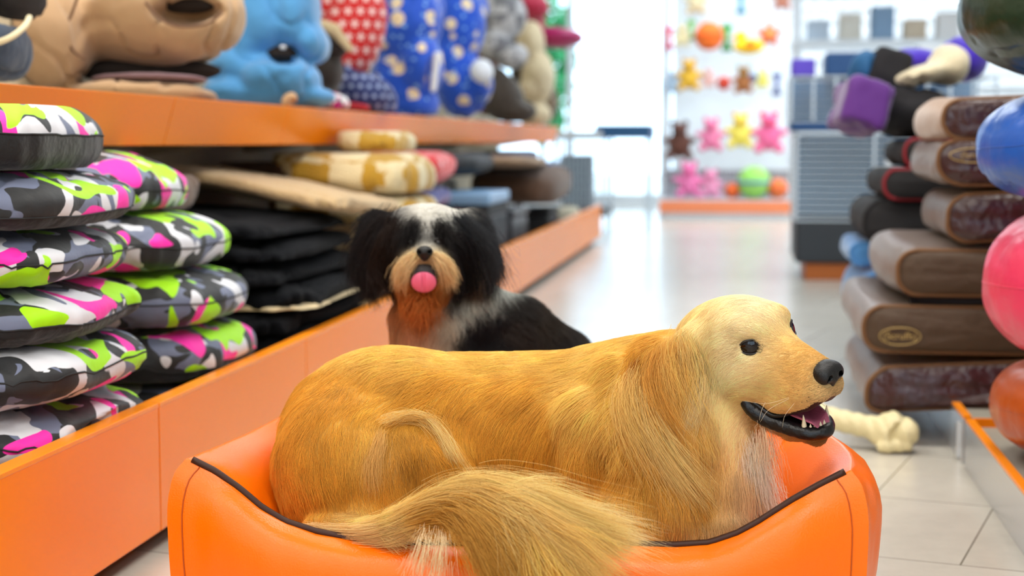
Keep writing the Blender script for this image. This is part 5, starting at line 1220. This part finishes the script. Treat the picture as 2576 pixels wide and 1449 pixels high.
# ================================================================ RIGHT HAND STACKS
def loaf(name, label, cat, group, X0, X1, Y0, Y1, z0, z1, body, cap, pipe, seed=1, fat=0.0, tilt=0.0, drop=0.0, emblem=None, yaw=0.0):
    zt_ = z1 - .0005 if fat < .2 else z1 + .05
    """a cushion like a loaf: rounded profile run along the aisle, end panel toward the viewer with a piped edge"""
    cx, cz, a, b = (X0 + X1) / 2, (z0 + z1) / 2, (X1 - X0) / 2, (z1 - z0) / 2
    r = thing(name, label, cat, (cx, (Y0 + Y1) / 2, z0), group)
    n = 72; th = np.linspace(0, 2 * PI, n, endpoint=False); sp = lambda v, e: np.sign(v) * np.abs(v) ** e
    px_, pz_ = a * sp(np.cos(th), .28 + b / a), b * sp(np.sin(th), .85)
    px_ = np.clip(np.sign(np.cos(th)) * (a - b) + b * np.cos(th), -a, a)
    pz_ = b * sp(np.sin(th), .8)
    ys = [(0, .9), (.004, 1)] + [(t, 1 + fat * math.sin(PI * t) ** .8) for t in np.linspace(.02, .97, 22)] + [(.985, .93), (.997, .8), (1, .5)]
    R = []
    for t, s in ys:
        y = Y0 + (Y1 - Y0) * t
        R.append(np.stack([cx + px_ * (1 + (s - 1) * .25) + 0 * th, np.full(n, y), cz + pz_ * s], 1))
    P = np.array(R); nu = len(ys); P = P.reshape(-1, 3)
    f = vnoise(P * [1, 1, 1.5], 11, seed, 3)
    P[:, 2] = np.clip(P[:, 2] + f * .007, z0 + .0005, zt_) + tilt * (P[:, 0] - cx) - drop * np.clip((RX - P[:, 0]) / .2, 0, 1) ** 1.5; P[:, 0] += f * .006
    ca, sa = math.cos(yaw), math.sin(yaw); Q = P - [cx, Y0, 0]; P = np.stack([Q[:, 0] * ca - Q[:, 1] * sa, Q[:, 0] * sa + Q[:, 1] * ca, Q[:, 2]], 1) + [cx, Y0, 0]
    Fc = [tuple(q) for q in grid_faces(nu, n, False, True)] + [tuple(range((nu - 1) * n, nu * n))]
    mesh_obj('cover', P, Fc, body, r)
    ring = P[n:2 * n]; c0 = ring.mean(0); C_r = []
    for s, bul in ((1, 0), (.9, .012), (.7, .017), (.4, .020), (.05, .021)):
        q = c0 + (ring - c0) * s; q[:, 1] -= bul; q[:, 1] += vnoise(q * [1, 0, 2], 22, seed + 3, 2) * .006 * (s < 1); C_r.append(q)
    mesh_obj('end_panel', np.concatenate(C_r), grid_faces(5, n, False, True), cap, r)
    Vt, Ft = tube(ring + [0, -.001, 0], .0052, 8, closed=True); mesh_obj('piping', Vt, np.array(Ft), pipe, r)
    if emblem is not None:
        ex, ez, ew, eh, mt, txt = emblem
        yb = Y0 - .024; t = np.linspace(0, 2 * PI, 40, endpoint=False)
        ov = np.stack([ex + ew * np.cos(t), np.full(40, yb), ez + eh * np.sin(t)], 1); Vt, Ft = tube(ov, .0013, 6, closed=True)
        e = mesh_obj('emblem', Vt, np.array(Ft), mt, r); e['label'] = 'oval emblem with lettering'
        cu = bpy.data.curves.new('lettering', 'FONT'); cu.body = txt; cu.size = eh * 1.15; cu.align_x = 'CENTER'; cu.align_y = 'CENTER'; cu.extrude = .0006; cu.materials.append(mt)
        tmp = bpy.data.objects.new('lettering_source', cu); me_ = bpy.data.meshes.new_from_object(tmp); bpy.data.objects.remove(tmp); to = bpy.data.objects.new('lettering', me_); C.objects.link(to); to.parent = e; to.location = [ex - r['_w'][0], yb - r['_w'][1], ez - r['_w'][2]]; to.rotation_euler = (PI / 2, 0, 0)
    return r
M_sued = mat('brown_suede', '5e4634', .42, spec=.6, sheen=.2, bump=(60, .3)); M_leat = mat('maroon_leather', '38181a', .30, spec=.6, bump=(26, .9)); M_brl2 = mat('brown_end_cloth', '4b3826', .65, bump=(24, .7)); M_tpip = mat('tan_piping', '74502e', .65); M_gold = mat('gold_thread', 'b59a5c', .5, .3)
M_blk2 = mat('black_mat_cloth', '111014', .8); M_red2 = mat('dark_red_trim', '8c1626', .6); M_bluc = mat('cornflower_cloth', '4d8fd0', .8, sheen=.4)
GA = 'brown piped cushions stacked on the right platform'
Y0 = 3.72
loaf('piped_cushion', 'maroon fronted piped cushion, lowest of the brown stack, drooping over the floor', 'cushion', GA, .290, .96, Y0, Y0 + .78, .1125, .216, M_sued, M_leat, M_tpip, 1, .05, .0, .055)
loaf('piped_cushion', 'brown piped cushion with an oval emblem, second from the bottom', 'cushion', GA, .280, .95, Y0 + .0, Y0 + .86, .217, .322, M_sued, M_brl2, M_tpip, 2, .10, .0, .0, ((2258 - 1870) / 1078, .256, .046, .020, M_gold, '(Scruffs)'))
loaf('thin_mat', 'thin black mat between two brown cushions of the right stack', 'pet mat', None, .39, .92, Y0 + .03, Y0 + .70, .323, .348, M_blk2, M_blk2, M_blk2, 3)
loaf('piped_cushion', 'plump brown cushion with tan piping, third from the bottom, its broad top lit', 'cushion', GA, .353, .95, Y0 + .0, Y0 + .80, .349, .452, M_sued, M_brl2, M_tpip, 4, .28)
loaf('piped_cushion', 'dark maroon fronted cushion just behind the pink leather bean cushion', 'cushion', GA, .462, .98, Y0, Y0 + .55, .486, .592, M_sued, M_leat, M_tpip, 5, .06, .06)
loaf('piped_cushion', 'maroon fronted cushion with gold lettering beside the blue leather cushion', 'cushion', GA, .437, .95, Y0, Y0 + .60, .600, .704, M_sued, M_leat, M_tpip, 6, .08, 0, 0, ((2425 - 1870) / 1078, .668, .055, .016, M_gold, '(Scruffs)'))
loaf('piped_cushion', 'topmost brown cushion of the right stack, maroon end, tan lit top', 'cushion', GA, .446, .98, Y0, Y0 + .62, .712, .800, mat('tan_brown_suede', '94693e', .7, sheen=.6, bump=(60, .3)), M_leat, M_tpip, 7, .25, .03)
GB = 'black and blue cushions behind the brown stack'
Y1 = 4.68
loaf('black_cushion', 'sky blue cushion edge at the bottom left behind the brown stack', 'cushion', GB, .325, .9, Y1 - .02, Y1 + .6, .125, .330, M_bluc, M_bluc, M_bluc, 11, .05)
loaf('black_cushion', 'blue and black cushion just above the lowest blue one', 'cushion', GB, .318, .9, Y1 + .10, Y1 + .6, .335, .402, M_bluc, M_bluc, M_bluc, 12, .05)
loaf('black_cushion', 'black cushion below the red trimmed one behind the brown stack', 'cushion', GB, .345, .9, Y1 - .05, Y1 + .6, .404, .532, M_blk2, M_blk2, M_blk2, 13, .05)
loaf('black_cushion', 'black cushion with a dark red stripe behind the brown stack', 'cushion', GB, .395, .9, Y1 - .08, Y1 + .6, .535, .62, M_blk2, M_blk2, M_red2, 14, .05)
loaf('black_cushion', 'upper black cushion with a red trim under the purple bed', 'cushion', GB, .45, .9, Y1 - .06, Y1 + .6, .625, .705, M_blk2, M_blk2, M_red2, 15, .05)
M_pur = mat('purple_cloth', '5b1e86', .65, sheen=.4); M_vio = mat('violet_cloth', '4526c8', .65, sheen=.3)
pr = thing('bolster_bed', 'purple and black bolster bed with cream fleece on top of the black cushions', 'pet bed', cc2w(cc(2260, 350, 4.8)[None])[0])
soft_mesh('purple_bolster', [('b', cc(2162, 270, 4.74), (S_(58, 4.7), S_(62, 4.7), .13), rotz2(-16), None)], M_pur, h=.010, k=.03, parent=pr, floor_z=.707)
soft_mesh('black_body', [E_(2290, 285, 4.86, 110, 62, .18), ('b', cc(2222, 190, 4.88), (S_(48, 4.8), S_(58, 4.8), .12), rotz2(-16), None), E_(2400, 300, 4.86, 110, 50, .18)], mat('black_bolster_cloth', '17161c', .8), h=.011, k=.03, parent=pr, floor_z=.707)
soft_mesh('blue_corner', [E_(2172, 178, 4.90, 36, 52, .10, -12)], mat('teal_blue_cloth', '1f5f94', .7), h=.010, parent=pr)
soft_mesh('violet_band', [E_(2290, 160, 5.02, 80, 36, .12, 2), E_(2420, 150, 5.02, 60, 60, .12)], M_vio, h=.011, k=.03, parent=pr)
soft_mesh('fleece_pad', [E_(2310, 192, 4.82, 84, 26, .12, 14), E_(2385, 165, 4.84, 46, 52, .12, 20)], mat('ivory_fleece', 'efe4c4', .95, sheen=.4, bump=(60, .5)), h=.010, k=.03, parent=pr)
# leather bean cushions, round and tall
def drum(label, c, w, h, m, seed, tilt=(0, 0), e1=.8):
    V, Fc, lat, U, R = pillow(c, w, w, h, 0, e1, .95, seed, tilt, .004, 128, 60, lump=.006)
    f = np.sin(U * 17 + vnoise(np.stack([np.cos(U) * 2, np.sin(U) * 2, U * 0], 1), 2, seed) * 5) * np.exp(-((np.abs(lat) - 1.25) / .22) ** 2) * .006
    V[:, 2] += f * np.sign(lat); sl = {1: (.0925, .288), 2: (.289, .587), 3: (.588, .808), 4: (.809, 1.06)}[seed]; V[:, 2] = np.clip(V[:, 2], sl[0] + .002, sl[1] - .002)
    r = thing('leather_cushion', label, 'cushion', (c[0], c[1], V[:, 2].min()), 'round leather cushions stacked at the right edge')
    mesh_obj('cover', V, Fc, m, r)
    nu, nv = 128, 60; V3 = V.reshape(nu, nv, 3)
    for j in (30,):
        Vt, Ft = tube(V3[:, j], .0012, 6, closed=True); mesh_obj('seam', Vt, np.array(Ft), m, r)
    return r
lea = lambda n, c: mat(n, c, .32, spec=.5, bump=(14, .6))
drum('brown orange round leather cushion, lowest in the pile at the right edge', (.705, 3.10, .197), .46, .205, lea('cognac_leather', 'b4511c'), 1)
drum('pink round leather cushion bulging above the brown orange one', (.715, 3.05, .442), .53, .32, lea('pink_leather', 'ef3f6a'), 2, (0, -.05))
drum('blue round leather cushion between the pink and the dark green ones', (.688, 3.0, .700), .53, .225, lea('royal_blue_leather', '2160c8'), 3, (0, -.06))
drum('dark green round leather cushion on top, at the upper right corner', (.672, 2.95, .930), .585, .26, lea('dark_green_leather', '16301f'), 4, (0, .03))
# ================================================================ FAR END OF THE SHOP
M_blackp = mat('black_tray_plastic', '252c33', .5); M_bluep = mat('blue_tray_plastic', '1d4f86', .45); M_wood = mat('orange_wood', 'a85a1c', .5); M_wire = mat('chromed_wire', 'd4e0ea', .3, .2)
def cage(label, x0, x1, y0, y1, z0, z1, tray_h, tm, nbar, parent_kind='wire cage', nv=3):
    r = thing('wire_cage', label, parent_kind, ((x0 + x1) / 2, (y0 + y1) / 2, z0))
    MB().box((x0, y0, z0), (x1, y1, z0 + tray_h)).build('tray', tm, r, bevel=.015)
    for nm, pl in (('front_grille', 0), ('side_grille', 1), ('top_grille', 2)):
        b = MB(); rr = .0045
        if pl == 0:
            for i in range(nbar): z = z0 + tray_h + (z1 - z0 - tray_h) * i / (nbar - 1); b.tube([(x0, y0, z), (x1, y0, z)], rr, 5)
            for i in range(nv + 1): x = x0 + (x1 - x0) * i / nv; b.tube([(x, y0, z0 + tray_h), (x, y0, z1)], rr * 1.7, 5)
        elif pl == 1:
            for i in range(nbar): z = z0 + tray_h + (z1 - z0 - tray_h) * i / (nbar - 1); b.tube([(x0, y0, z), (x0, y1, z)], rr, 5)
            for i in range(4): y = y0 + (y1 - y0) * i / 3; b.tube([(x0, y, z0 + tray_h), (x0, y, z1)], rr * 1.4, 5)
        else:
            for i in range(16): x = x0 + (x1 - x0) * i / 15; b.tube([(x, y0, z1), (x, y1, z1)], rr, 5)
            for i in range(3): y = y0 + (y1 - y0) * i / 2; b.tube([(x0, y, z1), (x1, y, z1)], rr * 1.4, 5)
        b.build(nm, M_wire, r)
    MB().box((x0 + .01, y1 - .02, z0 + tray_h), (x1 - .01, y1 - .012, z1)).build('back_sheet', mat('blue_grey_sheet', '6a9cc8', .6), r)
    MB().box((x0 + (x1 - x0) * .38, y0 - .012, z0 + tray_h + .06), (x0 + (x1 - x0) * .41, y0 - .002, z1 - .06)).build('door_latch', M_alu, r)
    return r
YC = 8.15
xq = lambda px, d: (px - 1870) * d / F
r = thing('wooden_plinth', 'orange brown wooden plinth under the wire cages on the right', 'plinth', (.85, YC + .3, 0))
MB().box((xq(2025, YC), YC, .0), (1.75, YC + .7, .085)).build('board', M_wood, r, bevel=.004)
cage('large wire cage on a dark tray, bottom one right of the aisle', xq(2000, YC), xq(2000, YC) + 1.15, YC - .02, YC + .68, .087, .735, .215, M_blackp, 15)
cage('pale wire cage with a blue tray on top of the large cage', xq(1985, YC), xq(1985, YC) + 1.0, YC + .02, YC + .62, .75, 1.02, .05, M_bluep, 7, nv=9)
box_thing('storage_box', 'dark blue storage box on the upper wire cage', 'box', (.62, YC + .35, 1.03), (.42, .4, .12), M_bluep, 'boxes on the upper cage')
box_thing('storage_box', 'white storage box standing above the upper wire cage', 'box', (.98, YC + .35, 1.03), (.22, .35, .16), M_alu, 'boxes on the upper cage')
box_thing('storage_box', 'small violet box left on the upper wire cage', 'box', (.30, YC + .30, 1.03), (.12, .25, .09), mat('violet_plastic', '6a50d8', .5), 'boxes on the upper cage')
# white shelf beyond the cages
YS = 10.2
r = thing('white_shelving', 'white wire shelving above and behind the cages with small goods', 'shelving', (1.2, YS + .2, 0))
for x in (.33, 2.3):
    for y in (YS, YS + .45): MB().tube([(x, y, 0), (x, y, 2.1)], .016, 8).build('post', M_white_wire, r)
for z in (.55, 1.0, 1.30, 1.62): MB().box((.30, YS - .01, z), (2.33, YS + .47, z + .03)).build('shelf_board', M_white_wire, r)
b = MB()
for i in range(40): b.tube([(.33 + i * .0505, YS + .46, .05), (.33 + i * .0505, YS + .46, 2.1)], .004, 4)
for i in range(24): b.tube([(.33, YS + .465, .1 + i * .085), (2.3, YS + .465, .1 + i * .085)], .004, 4)
b.build('back_grid', M_white_wire, r)
# toy rack
YT = 14.7
tx = lambda px: (px - 1870) * YT / F
tz = lambda py: CAMZ - (py - 355) * YT / F
r = thing('toy_rack', 'white wire grid rack hung with bright pet toys', 'display rack', ((tx(1665) + tx(1985)) / 2, YT + .2, 0))
b = MB(); x0, x1 = tx(1668), tx(1988)
for i in range(33): x = x0 + (x1 - x0) * i / 32; b.tube([(x, YT + .1, .1), (x, YT + .1, 2.2)], .0045, 4)
for i in range(44): z = .1 + i * .048; b.tube([(x0, YT + .11, z), (x1, YT + .11, z)], .0045, 4)
b.build('grid', M_white_wire, r)
for x in (x0, x1): MB().box((x - .02, YT + .08, 0), (x + .02, YT + .13, 2.25)).build('upright', M_alu, r)
MB().box((x0, YT - .30, tz(512)), (x1, YT + .1, tz(497))).build('base_shelf', M_alu, r, bevel=.004)
MB().box((x0, YT - .315, tz(530)), (x1, YT - .30, tz(500))).build('base_front', mat('salmon_orange', 'f28a5a', .4), r)
MB().box((x0 + .02, YT - .28, 0), (x1 - .02, YT + .1, tz(512))).build('base_box', M_alu, r)
MB().box((x0, YT + .12, tz(500)), (x1, YT + .14, tz(425))).build('lower_panel', mat('pale_mauve_panel', 'b9aeb4', .6), r)
def plush(kind, px, py, s, col, col2, label, y=YT - .02, grp='bright toys on the wire rack'):
    """s: width in measured pixels"""
    s = s * (1.5 if kind == 'plush_toy' and not 300 < py < 480 else 1.28 if kind == 'plush_toy' else 1.3 if kind != 'toy_ball' else 1.15)
    cx, cz = (px - 1870) * y / F, CAMZ - (py - 355) * y / F; w = s * y / F / 2
    A = mat('toy_' + col, col, .7, sheen=.2); B = mat('toy_' + col2, col2, .7)
    def ell(c, rr, nm, m, par):
        u = np.linspace(0, 2 * PI, 20, endpoint=False); v = np.linspace(-PI / 2, PI / 2, 12); U, Vv = np.meshgrid(u, v, indexing='ij')
        P = np.stack([np.cos(Vv) * np.cos(U) * rr[0], np.cos(Vv) * np.sin(U) * rr[1], np.sin(Vv) * rr[2]], -1).reshape(-1, 3) + c
        return mesh_obj(nm, P, grid_faces(20, 12, True), m, par)
    if y < YT + 1 and y > YT - 1:
        if py >= 430: y = YT - .13; cz = max(cz, tz(497) + w * (1.02 if kind == 'toy_ball' else 1.24))
        else: y = YT + .085 - w * (.62 if kind == 'plush_toy' else .66 if kind == 'toy_duck' else 1.02 if kind == 'toy_ball' else .5)
    t = thing(kind, label, 'pet toy', (cx, y, cz - w), grp); c = np.array([cx, y, cz])
    if kind == 'toy_ball':
        ell(c, (w, w, w), 'ball', A, t); V, Fc = tube([c + [w * math.cos(a), w * math.sin(a), 0] for a in np.linspace(0, 2 * PI, 24, endpoint=False)], w * .08, 6, closed=True); mesh_obj('band', V, np.array(Fc), B, t)
    elif kind == 'toy_duck':
        ell(c + [0, 0, -w * .15], (w, w * .6, w * .5), 'body', A, t); ell(c + [-w * .5, 0, w * .45], (w * .38,) * 3, 'head', A, t); ell(c + [-w * .95, 0, w * .38], (w * .2, w * .15, w * .1), 'beak', B, t); ell(c + [w * .1, -w * .5, -w * .1], (w * .45, w * .15, w * .28), 'wing', B, t)
    elif kind == 'toy_star':
        n = 10; V = []; 
        for dy in (-.03, .03):
            for i in range(n): rr = w * (1 if i % 2 == 0 else .5); a = PI / 2 + i * 2 * PI / n; V.append(c + [rr * math.cos(a), dy, rr * math.sin(a)])
        V += [c + [0, -.07, 0], c + [0, .07, 0]]; Fc = [(i, (i + 1) % n, 2 * n) for i in range(n)] + [(n + (i + 1) % n, n + i, 2 * n + 1) for i in range(n)] + [(i, n + i, n + (i + 1) % n, (i + 1) % n) for i in range(n)]
        mesh_obj('star_body', V, Fc, A, t); ell(c + [0, -.07, 0], (w * .25, .03, w * .25), 'squeaker', B, t)
    elif kind == 'toy_bone':
        V, Fc = tube([c + [0, 0, -w], c + [0, 0, w]], w * .25, 10); mesh_obj('shaft', V, Fc, A, t)
        for sx in (-1, 1):
            for sz in (-1, 1): ell(c + [sx * w * .25, 0, sz * w], (w * .3,) * 3, 'knob', B, t)
    else:
        ell(c + [0, 0, -w * .2], (w * .7, w * .5, w * .85), 'body', A, t); ell(c + [0, -w * .2, w * .7], (w * .5, w * .45, w * .45), 'head', A, t)
        for sx in (-1, 1):
            ell(c + [sx * w * .38, 0, w * 1.1], (w * .18, w * .12, w * .2), 'ear', B, t); ell(c + [sx * w * .6, -w * .2, -w * .9], (w * .26, w * .3, w * .3), 'leg', A, t); ell(c + [sx * w * .75, -w * .1, w * .05], (w * .35, w * .2, w * .2), 'arm', A, t)
        ell(c + [0, -w * .62, w * .6], (w * .2, w * .15, w * .15), 'snout', B, t)
    if grp and kind and py < 430: 
        V, Fc = tube([(cx, y, cz + w * .6), (cx, YT + .094, cz + w * .6 + .03)], .006, 6); mesh_obj('hanging_loop', V, Fc, M_white_wire, t)
    return t
TOYS = [('toy_bone', 1683, 100, 34, 'e02850', 'd81a60', 'crimson bone toy at the upper left of the wire rack'), ('plush_toy', 1716, 95, 30, 'e6d8a8', 'c8b070', 'small cream plush left of the orange ball'), ('toy_bone', 1738, 80, 30, '78c030', '58a820', 'lime bone toy above left of the orange ball'), ('toy_ball', 1783, 97, 62, 'f87010', 'e04c08', 'large orange ball hanging on the wire rack'),
        ('toy_bone', 1826, 100, 40, '2fae3a', '20902c', 'green bone toy right of the orange ball'), ('toy_duck', 1880, 116, 60, 'ffd400', 'f08a00', 'yellow duck toy in the top row of the rack'), ('toy_star', 1930, 94, 56, 'f0724a', 'f6a04a', 'coral star toy in the top row of the rack'), ('plush_toy', 1734, 192, 44, 'e0ac28', 'c88c18', 'mustard plush in the second row of the rack'),
        ('plush_toy', 1692, 210, 30, 'a8bcd0', '8098b8', 'grey blue plush at the left of the second row'), ('plush_toy', 1782, 200, 26, 'e8b8b0', 'c89898', 'pale pink plush in the second row'), ('toy_ball', 1820, 212, 30, 'cf3a1c', 'a82810', 'small red ball in the second row'), ('plush_toy', 1868, 205, 38, 'a0602c', '5a7a2c', 'brown plush with green ears in the second row'), ('toy_ball', 1890, 200, 22, '2a5f90', '1a4070', 'small dark blue ball in the second row'),
        ('plush_toy', 1915, 203, 26, 'e8dc6a', 'c8b840', 'pale yellow plush in the second row'), ('toy_bone', 1950, 215, 34, '4a5aa0', '2c3c80', 'indigo bone toy at the right of the second row'), ('plush_toy', 1712, 355, 62, '5a2c1a', '3c1c10', 'dark brown plush at the left of the third row'), ('plush_toy', 1790, 340, 54, 'f080a8', 'e05888', 'rose plush beside the dark brown one'),
        ('plush_toy', 1862, 330, 58, 'f2dc5a', 'e8a828', 'big yellow plush in the third row'), ('plush_toy', 1932, 335, 66, 'f26a9c', 'e02050', 'big pink plush with red ears in the third row'), ('plush_toy', 1738, 468, 58, 'f07ab0', 'd83c80', 'pink pig plush at the left on the base shelf'), ('plush_toy', 1792, 470, 46, 'f29cc0', 'd86090', 'light pink plush second on the base shelf'), ('toy_ball', 1845, 478, 34, 'f06820', 'd84c10', 'small orange ball left of the green ball'),
        ('toy_ball', 1897, 468, 70, '9ad860', '4878c0', 'large light green ball on the base shelf'), ('toy_ball', 1955, 476, 44, 'f07838', 'e05020', 'orange ball right of the green ball'), ('plush_toy', 1750, 8, 40, 'd8c49c', 'b89870', 'tan plush at the very top of the rack'), ('toy_bone', 1860, 14, 34, '20a0c0', '1080a8', 'teal bone toy at the very top of the rack'), ('plush_toy', 1960, 4, 34, 'b0705a', '8a5040', 'russet plush at the top right corner of the rack')]
for tt_ in TOYS: plush(*tt_)
cl2 = ['orange', 'pink', 'green', 'yellow', 'brown', 'red', 'white', 'violet']
hx = {'orange': 'f06830', 'pink': 'e84c90', 'green': '6cc040', 'yellow': 'f0d050', 'brown': '8a5c3c', 'red': 'd03030', 'white': 'eceae0', 'violet': '8058c8'}
k = 0
for row, (py, n) in enumerate([(12, 9), ]):
    for i in range(n):
        c = cl2[(i * 3 + row) % 8]; pxx = 2025 + i * 44
        t = plush('plush_toy', pxx, py, 20, hx[c], hx[cl2[(i + 2) % 8]], 'small %s toy, %s from the left on the top white shelf board' % (c, ['first', 'second', 'third', 'fourth', 'fifth', 'sixth', 'seventh', 'eighth', 'ninth'][i]), y=YS + .2, grp='small toys on the top white shelf')
        z = 1.654 - (CAMZ - (py - 355) * (YS + .2) / F - 20 * 1.5 * (YS + .2) / F / 2 * 1.2); t.location.z += z
for i in range(9):
    c = ['c8d8e8', 'e8e4d8', '88a8c8', 'd8c8b0', 'f0f0f0', '7898b8', 'e0d0d8', 'b8c8b8', '9090a8'][i]
    box_thing('goods_box', '%s small carton, %s from the left on the middle white shelf board' % (['pale blue', 'cream', 'steel blue', 'beige', 'white', 'slate blue', 'pale rose', 'sage', 'lilac grey'][i], ['first', 'second', 'third', 'fourth', 'fifth', 'sixth', 'seventh', 'eighth', 'ninth'][i]), 'box', (.46 + i * .2, YS + .22, 1.332), (.14, .2, .13 + .04 * (i % 3)), mat('carton_' + c, c, .6), 'cartons on the middle white shelf')
# folding cage stand left of the rack, on the window side
YD = 12.4
dx = lambda px: (px - 1870) * YD / F
dz = lambda py: CAMZ - (py - 355) * YD / F
r = thing('wire_crate', 'wire crate on legs with a dark blue top tray at the end of the gondola', 'wire cage', ((dx(1400) + dx(1640)) / 2, YD + .3, 0))
MB().box((dx(1500), YD, dz(348)), (dx(1640), YD + .6, dz(314))).build('top_tray', mat('dusky_blue_tray', '1d5583', .45), r, bevel=.01)
MB().box((dx(1385), YD - .02, dz(348)), (dx(1520), YD + .58, dz(330))).build('white_tray', M_alu, r, bevel=.01)
b = MB()
for i in range(14): x = dx(1395) + (dx(1530) - dx(1395)) * i / 13; b.tube([(x, YD, dz(520)), (x, YD, dz(350))], .005, 4)
for i in range(9): z = dz(520) + (dz(350) - dz(520)) * i / 8; b.tube([(dx(1395), YD, z), (dx(1530), YD, z)], .005, 4)
b.build('mesh_front', M_wire, r)
for x in (dx(1395), dx(1530), dx(1632)):
    for y in (YD + .02, YD + .56): MB().tube([(x, y, 0), (x, y, dz(340))], .012, 8).build('leg', M_wire, r)
MB().box((dx(1395), YD + .01, dz(545)), (dx(1530), YD + .57, dz(520))).build('bottom_tray', M_blackp, r)
box_thing('storage_box', 'dark slate box inside the wire crate at the gondola end', 'box', (dx(1448), YD + .3, dz(520) + .003), (.24, .3, .40), mat('slate_plastic', '23384a', .5), None)
